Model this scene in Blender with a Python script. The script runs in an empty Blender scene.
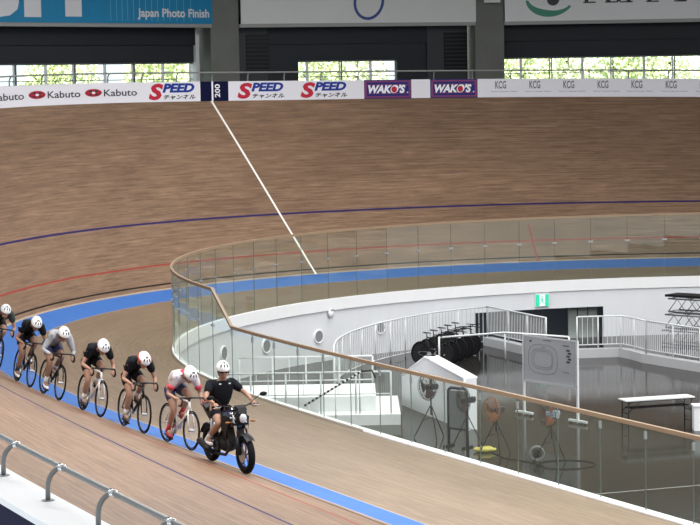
import bpy, math, random
import numpy as np
from mathutils import Vector, Matrix

# ------------------------------------------------------------------ measurements of the hall
D = {'f': 2221.13666, 'cx': 35.69162, 'cy': -53.84491, 'cz': 6.1522, 'yaw': 27.51781, 'pitch': 4.68192, 'roll': -1.00531, 'W': 7.41368, 'hb': 0.65162, 'sb': 13.05967, 'ss': 3.8442, 'H1': 2.0759, 'H2': 1.35852, 'hr': 0.29816, 'wb': 0.91364}
CURV = [0.00857, 0.0216, 0.0337, 0.04333, 0.05013, 0.05376, 0.04517, 0.00657, -0.00133, -0.00015, 1e-05]
BANK = [20.66876, 30.76374, 39.66555, 45.82415, 48.10832, 47.39444, 35.58218, 23.00308, 14.61948, 12.81063, 13.70372]
OFFS = [1.9405, 2.15566, 2.39026, 2.78563, 3.35058, 3.76181, 3.78611, 3.89125, 3.70214]
ZF = -2.2            # infield floor
W, HB, WB, H1, H2 = D['W'], D['hb'], D['wb'], D['H1'], D['H2']
sc = bpy.context.scene
COL = sc.collection

# ------------------------------------------------------------------ camera
def cam_axes():
    y, p, r = (math.radians(D[k]) for k in ('yaw', 'pitch', 'roll'))
    F = Vector((-math.sin(y)*math.cos(p), math.cos(y)*math.cos(p), -math.sin(p)))
    R = Vector((math.cos(y), math.sin(y), 0)); U = R.cross(F)
    return F, R*math.cos(r)+U*math.sin(r), -R*math.sin(r)+U*math.cos(r)
CF, CR, CU = cam_axes()
CP = Vector((D['cx'], D['cy'], D['cz']))
cd = bpy.data.cameras.new('camera'); cam = bpy.data.objects.new('camera', cd); COL.objects.link(cam)
cd.sensor_width = 36; cd.lens = D['f']*36/700; cd.clip_end = 900; cd.clip_start = .5
m = Matrix.Identity(4)
for i in range(3):
    m[i][0] = CR[i]; m[i][1] = CU[i]; m[i][2] = -CF[i]; m[i][3] = CP[i]
cam.matrix_world = m
sc.camera = cam

# ------------------------------------------------------------------ world, sun, lamps, exposure
w = bpy.data.worlds.new('daylight'); sc.world = w; w.use_nodes = True
bg = w.node_tree.nodes['Background']; bg.inputs[0].default_value = (.90, .96, 1, 1); bg.inputs[1].default_value = 1.7
sc.view_settings.view_transform = 'Standard'; sc.view_settings.look = 'None'
sc.view_settings.gamma = 1; sc.view_settings.use_curve_mapping = False
sc.view_settings.exposure = 0.0
def area(name, loc, sx, sy, power, color=(1, 1, 1), target=None):
    l = bpy.data.lights.new(name, 'AREA'); l.shape = 'RECTANGLE'; l.size = sx; l.size_y = sy; l.energy = power; l.color = color
    o = bpy.data.objects.new(name, l); o.location = loc; COL.objects.link(o)
    if target is not None: o.rotation_euler = (Vector(target)-Vector(loc)).to_track_quat('-Z', 'Y').to_euler()
    return o
area('hall_lamp_field_west', (9, 0, 11.9), 14, 18, 4000, (1, .985, .96))
area('hall_lamp_field_east', (34, -4, 11.9), 26, 16, 9000, (1, .985, .96))
area('hall_lamp_field_south', (24, -25, 11.9), 30, 5, 5300, (1, .985, .96))
sl = bpy.data.lights.new('sun', 'SUN'); sl.energy = 15; sl.angle = .02; sl.color = (1, .96, .88)
so = bpy.data.objects.new('sun', sl); COL.objects.link(so); so.rotation_euler = Vector((-.25, .35, -.9)).to_track_quat('-Z', 'Y').to_euler()

# ------------------------------------------------------------------ helpers
def gp(px, py, z):
    """the place in the hall at height z that the photo shows at this pixel"""
    v = CF + CR*((px-350)/D['f']) - CU*((py-262.5)/D['f'])
    return CP + v*((z-CP.z)/v.z)
def gd(px, py, depth):
    return CP + (CF + CR*((px-350)/D['f']) - CU*((py-262.5)/D['f']))*depth
RX = Vector((math.cos(math.radians(D['yaw'])), math.sin(math.radians(D['yaw'])), 0))   # across the view
FY = Vector((-RX.y, RX.x, 0))                                                          # into the hall
UZ = Vector((0, 0, 1))

def mat(name, col, rough=.6, metal=0, spec=.5, noise=0, nscale=8, bump=0, coat=0):
    mt = bpy.data.materials.new(name); mt.use_nodes = True; nt = mt.node_tree; b = nt.nodes['Principled BSDF']
    c = (*col, 1) if len(col) == 3 else col
    b.inputs['Base Color'].default_value = c; b.inputs['Roughness'].default_value = rough; b.inputs['Metallic'].default_value = metal
    b.inputs['Specular IOR Level'].default_value = spec
    if coat: b.inputs['Coat Weight'].default_value = coat; b.inputs['Coat Roughness'].default_value = .08
    if noise or bump:
        tc = nt.nodes.new('ShaderNodeTexCoord'); n = nt.nodes.new('ShaderNodeTexNoise'); n.inputs['Scale'].default_value = nscale
        n.inputs['Detail'].default_value = 4; nt.links.new(tc.outputs['Object'], n.inputs['Vector'])
        if noise:
            mx = nt.nodes.new('ShaderNodeMix'); mx.data_type = 'RGBA'
            mx.inputs[6].default_value = tuple(max(0, x*(1-noise)) for x in c[:3])+(1,); mx.inputs[7].default_value = tuple(min(1, x*(1+noise)) for x in c[:3])+(1,)
            nt.links.new(n.outputs['Fac'], mx.inputs[0]); nt.links.new(mx.outputs[2], b.inputs['Base Color'])
        if bump:
            bp = nt.nodes.new('ShaderNodeBump'); bp.inputs['Strength'].default_value = bump; nt.links.new(n.outputs['Fac'], bp.inputs['Height']); nt.links.new(bp.outputs[0], b.inputs['Normal'])
    return mt

class MB:
    def __init__(s): s.v = []; s.f = []; s.m = []; s.uv = None; s.sm = []
    def add(s, vs, fs, mi=0, smooth=False):
        b = len(s.v); s.v += [tuple(v) for v in vs]; s.f += [tuple(i+b for i in f) for f in fs]; s.m += [mi]*len(fs); s.sm += [smooth]*len(fs); return s
    def box(s, c, ex, X=(1, 0, 0), Y=(0, 1, 0), Z=(0, 0, 1), mi=0):
        """centre c, full sizes ex along axes X, Y, Z"""
        c = Vector(c); X = Vector(X)*ex[0]/2; Y = Vector(Y)*ex[1]/2; Z = Vector(Z)*ex[2]/2
        vs = [c+X*i+Y*j+Z*k for k in (-1, 1) for j in (-1, 1) for i in (-1, 1)]
        return s.add(vs, [(0, 2, 3, 1), (4, 5, 7, 6), (0, 1, 5, 4), (2, 6, 7, 3), (0, 4, 6, 2), (1, 3, 7, 5)], mi)
    def tube(s, pts, r, n=8, mi=0, closed=False, cap=True):
        pts = [Vector(p) for p in pts]; N = len(pts); rs = r if isinstance(r, (list, tuple)) else [r]*N
        T = []
        for i in range(N):
            a = pts[(i-1) % N] if closed or i > 0 else pts[i]; b = pts[(i+1) % N] if closed or i < N-1 else pts[i]
            t = b-a; T.append(t.normalized() if t.length > 1e-9 else Vector((0, 0, 1)))
        up = Vector((0, 0, 1)) if abs(T[0].z) < .9 else Vector((1, 0, 0))
        nn = (up-T[0]*up.dot(T[0])).normalized(); vs = []
        for i in range(N):
            nn = nn-T[i]*nn.dot(T[i]); nn = nn.normalized() if nn.length > 1e-6 else T[i].orthogonal().normalized()
            bb = T[i].cross(nn)
            for k in range(n):
                a = 2*math.pi*k/n; vs.append(pts[i]+(nn*math.cos(a)+bb*math.sin(a))*rs[i])
        fs = []
        for i in range(N if closed else N-1):
            j = (i+1) % N
            for k in range(n): fs.append((i*n+k, i*n+(k+1) % n, j*n+(k+1) % n, j*n+k))
        if cap and not closed: fs += [tuple(range(n-1, -1, -1)), tuple(range((N-1)*n, N*n))]
        return s.add(vs, fs, mi, True)
    def ell(s, c, r, X=(1, 0, 0), Y=(0, 1, 0), Z=(0, 0, 1), nu=12, nv=8, mi=0, v0=-90, v1=90):
        c = Vector(c); X = Vector(X); Y = Vector(Y); Z = Vector(Z); vs = []
        for j in range(nv+1):
            t = math.radians(v0+(v1-v0)*j/nv)
            for i in range(nu):
                a = 2*math.pi*i/nu; vs.append(c+X*(r[0]*math.cos(a)*math.cos(t))+Y*(r[1]*math.sin(a)*math.cos(t))+Z*(r[2]*math.sin(t)))
        fs = [(j*nu+i, j*nu+(i+1) % nu, (j+1)*nu+(i+1) % nu, (j+1)*nu+i) for j in range(nv) for i in range(nu)]
        return s.add(vs, fs, mi, True)
    def torus(s, c, R, r, A, B, nR=36, nr=8, mi=0):
        return s.tube([Vector(c)+Vector(A)*R*math.cos(2*math.pi*i/nR)+Vector(B)*R*math.sin(2*math.pi*i/nR) for i in range(nR)], r, nr, mi, closed=True)
    def disc(s, c, R, th, A, B, n=24, mi=0):
        c = Vector(c); A = Vector(A); B = Vector(B); N = A.cross(B).normalized()*th/2
        vs = [c+q+A*R*math.cos(2*math.pi*i/n)+B*R*math.sin(2*math.pi*i/n) for q in (-N, N) for i in range(n)]
        return s.add(vs, [tuple(range(n-1, -1, -1)), tuple(range(n, 2*n))]+[(i, (i+1) % n, n+(i+1) % n, n+i) for i in range(n)], mi)
    def prism(s, pts, ax, mi=0):
        """flat outline pts pushed out along the vector ax"""
        n = len(pts); pts = [Vector(p) for p in pts]; ax = Vector(ax)
        return s.add(pts+[p+ax for p in pts], [tuple(range(n-1, -1, -1)), tuple(range(n, 2*n))]+[(i, (i+1) % n, n+(i+1) % n, n+i) for i in range(n)], mi)
    def grid(s, rows, mi=0, smooth=False):
        nr, nc = len(rows), len(rows[0]); vs = [p for r in rows for p in r]
        return s.add(vs, [(i*nc+j, i*nc+j+1, (i+1)*nc+j+1, (i+1)*nc+j) for i in range(nr-1) for j in range(nc-1)], mi, smooth)
    def build(s, name, mats, parent=None, uvs=None):
        me = bpy.data.meshes.new(name); me.from_pydata(s.v, [], s.f)
        for mt in (mats if isinstance(mats, (list, tuple)) else [mats]): me.materials.append(mt)
        me.polygons.foreach_set('material_index', s.m); me.polygons.foreach_set('use_smooth', s.sm)
        if uvs is not None:
            l = me.uv_layers.new(name='UVMap'); vi = np.empty(len(me.loops), dtype=np.int32); me.loops.foreach_get('vertex_index', vi)
            l.data.foreach_set('uv', np.array(uvs, dtype=np.float32)[vi].ravel())
        me.update()
        o = bpy.data.objects.new(name, me); COL.objects.link(o)
        if parent is not None: o.parent = parent
        return o
def tag(o, label=None, cat=None, group=None, kind=None):
    for k, v in (('label', label), ('category', cat), ('group', group), ('kind', kind)):
        if v: o[k] = v
    return o
def struct(o): o['kind'] = 'structure'; return o
def empty(name, M=None):
    o = bpy.data.objects.new(name, None); o.empty_display_size = .2; COL.objects.link(o)
    if M is not None: o.matrix_world = M
    return o
def frame(p, X, Z=(0, 0, 1)):
    X = Vector(X).normalized(); Z = Vector(Z); Y = Z.cross(X).normalized(); Z = X.cross(Y)
    M = Matrix.Identity(4)
    for i in range(3): M[i][0] = X[i]; M[i][1] = Y[i]; M[i][2] = Z[i]; M[i][3] = p[i]
    return M
def copy_tree(o, parent=None):
    c = o.copy(); COL.objects.link(c)
    if parent is not None: c.parent = parent
    for ch in list(o.children): copy_tree(ch, c)
    return c
def text_mesh(txt, size, bold=0, shear=0, res=3):
    """letters as flat polygons: list of 2-D points, faces, width"""
    cu = bpy.data.curves.new('lettering', 'FONT'); cu.body = txt; cu.size = size; cu.offset = bold; cu.shear = shear; cu.resolution_u = res; cu.fill_mode = 'FRONT'
    o = bpy.data.objects.new('lettering', cu); COL.objects.link(o)
    dg = bpy.context.evaluated_depsgraph_get(); dg.update()
    me = bpy.data.meshes.new_from_object(o.evaluated_get(dg))
    P = [(v.co.x, v.co.y) for v in me.vertices]; Fc = [tuple(p.vertices) for p in me.polygons]
    bpy.data.objects.remove(o); bpy.data.curves.remove(cu); bpy.data.meshes.remove(me)
    return P, Fc, (min(p[0] for p in P), max(p[0] for p in P), min(p[1] for p in P), max(p[1] for p in P)) if P else (0, 1, 0, 1)
def put_text(mb, txt, box, fn, mi=0, bold=0, shear=0, rot=False):
    """fit txt in box (x0, x1, y0, y1) and map each point by fn(x, y)"""
    P, Fc, b = text_mesh(txt, 1, bold, shear)
    x0, x1, y0, y1 = box
    def mp(p):
        u = (p[0]-b[0])/(b[1]-b[0]); v = (p[1]-b[2])/(b[3]-b[2])
        if rot: u, v = 1-v, u
        return fn(x0+u*(x1-x0), y0+v*(y1-y0))
    mb.add([mp(p) for p in P], Fc, mi)

# ------------------------------------------------------------------ the line of the track
def cub(xn, yn, x):
    xn = np.array(xn, float); yn = np.array(yn, float); mm = np.gradient(yn, xn)
    i = np.clip(np.searchsorted(xn, x)-1, 0, len(xn)-2); h = xn[i+1]-xn[i]; t = np.clip((x-xn[i])/h, 0, 1)
    return (2*t**3-3*t**2+1)*yn[i]+(t**3-2*t**2+t)*h*mm[i]+(-2*t**3+3*t**2)*yn[i+1]+(t**3-t**2)*h*mm[i+1]
DS = .25
SS = np.arange(-66, 66.01, DS); SN = np.arange(-60, 61, 12.); ON = np.array([-48, -34, -20, -8, 4, 16, 28, 40, 52.])
_k = cub(SN, CURV, SS); _i0 = len(SS)//2
_th = np.concatenate([[0], np.cumsum((_k[1:]+_k[:-1])/2*DS)]); _th += -_th[_i0]-math.pi/2
_cx, _cy = np.cos(_th), np.sin(_th)
_x = np.concatenate([[0], np.cumsum((_cx[1:]+_cx[:-1])/2*DS)]); _x -= _x[_i0]
_y = np.concatenate([[0], np.cumsum((_cy[1:]+_cy[:-1])/2*DS)]); _y -= _y[_i0]
BK = np.radians(cub(SN, BANK, SS)); OF = cub(ON, OFFS, SS)
SB, SSR = math.radians(D['sb']), math.radians(D['ss'])
def at(s, wv, dz=0, out=0):
    """point of the track at distance s along its inner edge and wv across (negative: flat apron), raised dz, pushed outwards out"""
    ip = lambda a: float(np.interp(s, SS, a))
    b = ip(BK); nx, ny = ip(_cy), -ip(_cx); l = math.hypot(nx, ny); nx /= l; ny /= l
    if wv >= 0: h, z = wv*math.cos(b), wv*math.sin(b)
    else:
        nb = min(-wv, WB); ns = -wv-nb; h = -nb*math.cos(SB)-ns*math.cos(SSR); z = -nb*math.sin(SB)-ns*math.sin(SSR)
    return Vector((ip(_x)+nx*(h+out), ip(_y)+ny*(h+out), z+dz))
def off(s): return float(np.interp(s, SS, OF))
def fence(s, dz=0, out=0): return at(s, -(WB+off(s)), dz, out)
def heading(s): return Vector((float(np.interp(s, SS, _cx)), float(np.interp(s, SS, _cy)), 0)).normalized()
def outward(s): h = heading(s); return Vector((h.y, -h.x, 0))
def outer(s, dz=0, out=0): return at(s, W, dz, out)

# ------------------------------------------------------------------ materials
def track_mat(name, c1, c2, c3, rough=.5, plank=.045):
    mt = bpy.data.materials.new(name); mt.use_nodes = True; nt = mt.node_tree; b = nt.nodes['Principled BSDF']; L = nt.links.new
    b.inputs['Roughness'].default_value = rough; b.inputs['Specular IOR Level'].default_value = .25
    uv = nt.nodes.new('ShaderNodeUVMap')
    def mapped(sx, sy):
        mp = nt.nodes.new('ShaderNodeMapping'); mp.inputs['Scale'].default_value = (sx, sy, 1); L(uv.outputs[0], mp.inputs[0]); return mp
    def noise(sx, sy, det=3, rg=.6):
        n = nt.nodes.new('ShaderNodeTexNoise'); n.inputs['Scale'].default_value = 1; n.inputs['Detail'].default_value = det; n.inputs['Roughness'].default_value = rg
        L(mapped(sx, sy).outputs[0], n.inputs['Vector']); return n
    br = nt.nodes.new('ShaderNodeTexBrick'); L(mapped(1, 1).outputs[0], br.inputs['Vector'])
    br.inputs['Scale'].default_value = 1; br.inputs['Brick Width'].default_value = 3.1; br.inputs['Row Height'].default_value = plank
    br.inputs['Mortar Size'].default_value = .0025; br.offset = .37; br.inputs['Color1'].default_value = (*c1, 1); br.inputs['Color2'].default_value = (*c2, 1)
    br.inputs['Mortar'].default_value = tuple(x*.62 for x in c2)+(1,); br.inputs['Bias'].default_value = -.05
    n1 = noise(.9, 13, 5, .75); r1 = nt.nodes.new('ShaderNodeValToRGB'); r1.color_ramp.elements[0].position = .36; r1.color_ramp.elements[1].position = .66
    L(n1.outputs['Fac'], r1.inputs[0])
    m1 = nt.nodes.new('ShaderNodeMix'); m1.data_type = 'RGBA'; m1.blend_type = 'MIX'; L(r1.outputs[0], m1.inputs[0]); m1.inputs[6].default_value = (*c3, 1); L(br.outputs['Color'], m1.inputs[7])
    # soft pale scuffs
    n2 = noise(1.3, 2.4, 5, .65); r2 = nt.nodes.new('ShaderNodeValToRGB'); r2.color_ramp.elements[0].position = .64; r2.color_ramp.elements[1].position = .80
    r2.color_ramp.elements[1].color = (.35, .35, .35, 1); L(n2.outputs['Fac'], r2.inputs[0])
    m2 = nt.nodes.new('ShaderNodeMix'); m2.data_type = 'RGBA'; L(r2.outputs[0], m2.inputs[0]); L(m1.outputs[2], m2.inputs[6]); m2.inputs[7].default_value = (.36, .29, .23, 1)
    # dark wear
    n3 = noise(.16, .5, 5, .6); r3 = nt.nodes.new('ShaderNodeValToRGB'); r3.color_ramp.elements[0].position = .30; r3.color_ramp.elements[1].position = .62
    r3.color_ramp.elements[0].color = (.80, .79, .78, 1); r3.color_ramp.elements[1].color = (1.06, 1.06, 1.06, 1); L(n3.outputs['Fac'], r3.inputs[0])
    m3 = nt.nodes.new('ShaderNodeMix'); m3.data_type = 'RGBA'; m3.blend_type = 'MULTIPLY'; m3.inputs[0].default_value = 1; L(m2.outputs[2], m3.inputs[6]); L(r3.outputs[0], m3.inputs[7])
    L(m3.outputs[2], b.inputs['Base Color'])
    return mt
M = {}
M['wood'] = track_mat('track_wood', (.315, .203, .134), (.222, .140, .090), (.130, .080, .051))
M['apron_wood'] = track_mat('apron_wood', (.285, .208, .142), (.225, .162, .108), (.165, .117, .078))
M['blue_band'] = mat('blue_band_paint', (.050, .145, .42), .6, spec=.12, noise=.12, nscale=3)
M['line_black'] = mat('black_line', (.012, .009, .008), .6, spec=.1)
M['line_red'] = mat('red_line', (.26, .040, .030), .6, spec=.15, noise=.2, nscale=2)
M['line_blue'] = mat('navy_line', (.022, .015, .085), .6, spec=.1)
M['line_white'] = mat('white_line', (.82, .80, .76), .5)
M['pale_edge'] = mat('pale_edge_wood', (.36, .28, .20), .5)
M['white'] = mat('white_paint', (.80, .81, .83), .5, noise=.03, nscale=2)
M['wall_white'] = mat('white_plaster', (.70, .72, .76), .75, noise=.05, nscale=1.2)
M['wall_grey'] = mat('grey_concrete', (.18, .188, .175), .85, noise=.18, nscale=1.5, bump=.1)
M['reveal'] = mat('window_lit_reveal', (.78, .81, .84), .8, noise=.05, nscale=2)
M['dark_wall'] = mat('dark_shadow_cladding', (.015, .018, .025), .7, noise=.1, nscale=1)
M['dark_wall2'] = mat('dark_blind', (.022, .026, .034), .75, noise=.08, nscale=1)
M['black'] = mat('black_paint', (.008, .008, .010), .5, spec=.25)
M['rubber'] = mat('black_rubber', (.007, .007, .008), .8, spec=.15)
M['carbon'] = mat('black_carbon', (.010, .010, .012), .4, spec=.3)
M['steel'] = mat('brushed_steel', (.55, .56, .58), .35, .9)
M['chrome'] = mat('chrome', (.8, .82, .84), .15, 1)
M['grey_rail'] = mat('grey_rail_paint', (.27, .28, .28), .45, .3)
M['rail_white'] = mat('white_rail_paint', (.62, .64, .66), .5)
M['navy'] = mat('navy_board', (.006, .007, .035), .7, spec=.08)
M['board_white'] = mat('white_board', (.70, .70, .76), .5)
M['ledge'] = mat('grey_ledge', (.36, .36, .355), .6)
M['fence_wood'] = mat('fence_top_wood', (.27, .19, .12), .5, noise=.15, nscale=6)
M['curb'] = mat('curb_grey', (.42, .43, .45), .7, noise=.06, nscale=3)
M['floor'] = mat('infield_floor', (.020, .019, .018), .085, spec=.2, noise=.12, nscale=.8); M['floor'].node_tree.nodes['Principled BSDF'].inputs['IOR'].default_value = 1.24
M['text_black'] = mat('black_lettering', (.02, .02, .025), .5)
M['text_grey'] = mat('grey_lettering', (.16, .16, .18), .5)
M['text_white'] = mat('white_lettering', (.8, .8, .84), .5)
M['text_red'] = mat('red_lettering', (.45, .02, .045), .5, spec=.2)
M['text_blue'] = mat('blue_lettering', (.012, .035, .25), .5, spec=.2)
def glass_mat(name, tint, refl, haze, dcol=(.62, .72, .68)):
    mt = bpy.data.materials.new(name); mt.use_nodes = True; nt = mt.node_tree; nt.nodes.clear(); L = nt.links.new
    out = nt.nodes.new('ShaderNodeOutputMaterial'); tr = nt.nodes.new('ShaderNodeBsdfTransparent'); tr.inputs[0].default_value = (*tint, 1)
    gl = nt.nodes.new('ShaderNodeBsdfGlossy'); gl.inputs['Roughness'].default_value = 0; gl.inputs['Color'].default_value = (.9, .95, .93, 1)
    df = nt.nodes.new('ShaderNodeBsdfDiffuse'); df.inputs[0].default_value = (*dcol, 1)
    ge = nt.nodes.new('ShaderNodeNewGeometry'); dp = nt.nodes.new('ShaderNodeVectorMath'); dp.operation = 'DOT_PRODUCT'
    L(ge.outputs['Normal'], dp.inputs[0]); L(ge.outputs['Incoming'], dp.inputs[1])
    def mth(op, a_, b_):
        n = nt.nodes.new('ShaderNodeMath'); n.operation = op
        for i_, v_ in enumerate((a_, b_)):
            if v_ is None: continue
            if isinstance(v_, (int, float)): n.inputs[i_].default_value = v_
            else: L(v_, n.inputs[i_])
        return n.outputs[0]
    fac = mth('POWER', mth('SUBTRACT', 1.0, mth('ABSOLUTE', dp.outputs['Value'], None)), 5.0)
    class _o: outputs = [mth('ADD', mth('MULTIPLY', fac, .9), .05)]
    fr = _o
    mu = nt.nodes.new('ShaderNodeMath'); mu.operation = 'MULTIPLY'; mu.inputs[1].default_value = refl; L(fr.outputs[0], mu.inputs[0])
    a = nt.nodes.new('ShaderNodeMixShader'); a.inputs[0].default_value = haze; L(tr.outputs[0], a.inputs[1]); L(df.outputs[0], a.inputs[2])  # diffuse share paints the milky reflection into the glass
    b = nt.nodes.new('ShaderNodeMixShader'); L(mu.outputs[0], b.inputs[0]); L(a.outputs[0], b.inputs[1]); L(gl.outputs[0], b.inputs[2]); L(b.outputs[0], out.inputs[0])
    return mt
M['glass'] = glass_mat('fence_glass', (.93, .968, .945), .45, .022)
M['window_glass'] = glass_mat('window_glass', (.9, .94, .93), .6, .02)
M['glass_edge'] = mat('glass_edge', (.16, .19, .17), .3)

# ------------------------------------------------------------------ track, apron
ts = np.arange(-50, 62.01, .5)
rows_w = [(-99, 'apron_wood'), (-WB-.03, 'pale_edge'), (-WB, 'blue_band'), (0, 'pale_edge'), (.05, 'wood'), (.18, 'line_black'), (.235, 'wood'), (.88, 'line_red'), (.94, 'wood'), (1.7, 'wood'), (2.465, 'line_blue'), (2.54, 'wood'), (3.8, 'wood'), (5, 'wood'), (6.2, 'wood'), (W, None)]
mb = MB(); uvs = []; mnames = []
for (wa, mn), (wb_, _) in zip(rows_w[:-1], rows_w[1:]):
    if mn not in mnames: mnames.append(mn)
    rows = []
    for wv in (wa, wb_):
        rows.append([]);
        for s_ in ts:
            ww = -(WB+off(s_)) if wv == -99 else wv
            rows[-1].append(at(s_, ww)); uvs.append((s_, ww))
    mb.grid(rows, mnames.index(mn), True)
struct(mb.build('track_surface', [M[n] for n in mnames], uvs=uvs))
def s200(wv): return -8.74+(.20*wv/2.5 if wv < 2.5 else .20+.35*(wv-2.5)/(W-2.5))
mb = MB(); wl = np.linspace(-.02, W, 16)
mb.grid([[at(s200(a)+e, a, .006) for a in wl] for e in (-.035, .035)])
struct(mb.build('start_line_marking', M['line_white']))
mb = MB(); wl = np.linspace(0.02, 1.6, 8)
mb.grid([[at(-16.9+e, a, .006) for a in wl] for e in (-.03, .03)])
struct(mb.build('pursuit_line_marking', M['line_red']))

# ------------------------------------------------------------------ curb, coping and wall of the infield
fs = np.arange(-48, 60.01, .5)
mb = MB()
prof = [(.045, -.02), (.045, .02), (.025, .045), (-.09, .045), (-.09, -.30), (-.03, -.32)]
for a_, b_, mi in ((-48, 0, 0), (0, 26, 1), (26, 60, 0)): mb.grid([[fence(s_, dz, o) for s_ in np.arange(a_, b_+.1, .5)] for o, dz in prof[:3]], mi)
mb.grid([[fence(s_, dz, o) for s_ in fs] for o, dz in prof[2:]], 0)
struct(mb.build('trim_infield_coping', [M['white'], mat('pale_kerb', (.36, .32, .27), .6)]))
TS0, TS1 = -18.2, -12.9             # tunnel mouth along the wall
ZT = -1.22
def wallpt(s_, z): p = fence(s_, 0, -.03); p.z = z; return p
mb = MB()
for a, b_, z0, z1 in ((-48, TS0, -3.6, -.6), (TS0, TS1, ZT, -.6), (TS1, 60, -3.6, -.6)):
    n = max(2, int((b_-a)/.5)+1); mb.grid([[wallpt(x, z) for x in np.linspace(a, b_, n)] for z in (z0, z1)])
struct(mb.build('wall_infield', M['wall_white']))
# tunnel behind the mouth
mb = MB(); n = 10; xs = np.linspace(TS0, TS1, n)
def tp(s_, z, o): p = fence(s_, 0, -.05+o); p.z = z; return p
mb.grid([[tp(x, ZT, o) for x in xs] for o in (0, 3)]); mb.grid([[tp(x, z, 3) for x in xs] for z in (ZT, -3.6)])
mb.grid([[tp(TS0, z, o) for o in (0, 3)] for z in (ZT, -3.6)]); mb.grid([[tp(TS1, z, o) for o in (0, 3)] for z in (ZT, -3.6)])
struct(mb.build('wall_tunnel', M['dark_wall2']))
mb = MB(); xs = np.linspace(-18.1, -16.9, 4)
for i in range(3):
    a, b_ = tp(xs[i], -2.4, .35), tp(xs[i+1], -2.4, .35); t = (b_-a).normalized(); c = (a+b_)/2; nn = t.cross(UZ)
    mb.box(c, ((b_-a).length-.05, .05, 2.38), t, nn, UZ)
struct(mb.build('door_1', mat('tunnel_door', (.17, .19, .18), .5)))
# infield floor
mb = MB(); poly = [wallpt(x, ZF) for x in np.arange(-48, 60.1, 1.0)]
mb.add(poly, [tuple(range(len(poly)))])
floor = struct(mb.build('floor', M['floor']))
mb = MB()
a, b_ = gp(596, 494, ZF+.004), gp(760, 480, ZF+.004); t = (b_-a).normalized()*.02; q = Vector((-t.y, t.x, 0))
mb.add([a-q, b_-q, b_+q, a+q], [(0, 1, 2, 3)])
struct(mb.build('floor_line_marking', M['ledge']))

# ------------------------------------------------------------------ glass fence
PL = 1.2215
fa = np.arange(-46, 58, .1); fp = [fence(x) for x in fa]
farc = np.concatenate([[0], np.cumsum([(fp[i+1]-fp[i]).length for i in range(len(fp)-1)])])
farc += np.interp(72.36, [0, 1], [0, 1]) * 0
# shift so that arc values agree with the survey (s = 17.66 at 72.75)
farc += 72.75-float(np.interp(17.66, fa, farc))
def arc2s(a): return float(np.interp(a, farc, fa))
fence_root = tag(empty('glass_fence', Matrix.Translation(fence(10))), 'curved glass safety fence with a wooden top rail around the infield', 'fence')
fence_root.matrix_world = Matrix.Identity(4)
joints = [58.92+PL*k for k in range(-20, 12)]+[73.75]+[75.05+1.235*k for k in range(0, 20)]
tops = []
for k in range(len(joints)-1):
    a0, a1 = joints[k], joints[k+1]
    ha = H1 if k < 32 else H2; hb_ = H1 if k+1 < 32 else H2
    if k < 31: ha = hb_ = H1
    if k == 31: ha, hb_ = H1, H2
    s0, s1 = arc2s(a0+.008), arc2s(a1-.008); P0, P1 = fence(s0), fence(s1); nn = outward((s0+s1)/2)*.006
    g_ = MB(); g_.add([P0-nn, P1-nn, P1-nn+UZ*(hb_-.02), P0-nn+UZ*(ha-.02), P0+nn, P1+nn, P1+nn+UZ*(hb_-.02), P0+nn+UZ*(ha-.02)],
        [(0, 1, 2, 3), (4, 7, 6, 5)], 0)
    g_.add([P0-nn, P0+nn, P0+nn+UZ*(ha-.02), P0-nn+UZ*(ha-.02), P1-nn, P1+nn, P1+nn+UZ*(hb_-.02), P1-nn+UZ*(hb_-.02)], [(0, 1, 2, 3), (4, 7, 6, 5)], 1)
    g_.build('glass_panel', [M['glass'], M['glass_edge']], fence_root)
    tops.append((fence(arc2s(a0), ha), ha)); last = fence(arc2s(a1), hb_)
    if k > 0:
        c = MB(); sj = arc2s(a0); p = fence(sj); h = heading(sj); o_ = outward(sj)
        hh = .40*ha+.42
        if k <= 31: c.box(p+UZ*hh, (.15, .05, .05), h, o_)
        else: c.box(p+UZ*(ha-.16), (.03, .04, .12), h, o_)
        c.build('glass_clamp', M['steel'], fence_root)
rail_pts = []
for a in np.arange(joints[0], 72.36, .3): rail_pts.append(fence(arc2s(a), H1))
rail_pts.append(fence(arc2s(72.36), H1))
rail_pts.append(fence(arc2s(73.75), H2))
for a in np.arange(74.0, joints[-1], .4): rail_pts.append(fence(arc2s(a), H2))
mb = MB(); rows = [[], [], [], []]
for i, p in enumerate(rail_pts):
    q = rail_pts[min(i+1, len(rail_pts)-1)]-rail_pts[max(i-1, 0)]; q.z = 0; nn = Vector((q.y, -q.x, 0)).normalized()*.03
    for r_, v in zip(rows, (p-nn-UZ*.05, p-nn+UZ*.015, p+nn+UZ*.015, p+nn-UZ*.05)): r_.append(v)
mb.grid(rows+[rows[0]]); mb.build('top_rail', M['fence_wood'], fence_root)

# ------------------------------------------------------------------ outer wall, boards, guard rail
os_ = np.arange(-42, 60.01, .5)
def edge_of(px):   # place along the outer edge that the photo shows at this column
    X = [-200, 0, 50, 100, 147, 200, 202, 214, 228, 297, 357, 364, 411, 430, 477, 490, 525, 560, 595, 630, 665, 700, 1150]
    S = [6.2, -1.04, -2.81, -4.52, -6.1, -7.83, -7.89, -8.28, -8.73, -10.91, -12.76, -12.97, -14.41, -14.98, -16.39, -16.78, -17.83, -18.86, -19.9, -20.92, -21.95, -22.97, -36]
    return float(np.interp(px, X, S))
mb = MB()
mb.grid([[outer(s_, dz, o) for s_ in os_] for o, dz in ((0.03, -.1), (0.03, HB), (.52, HB), (.52, HB-.06))], 0)
mb.grid([[outer(s_, dz, o) for s_ in os_] for o, dz in ((.46, HB-.06), (.46, -2.2))], 1)
struct(mb.build('wall_outer', [M['white'], M['navy']]))
mb = MB()
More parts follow.
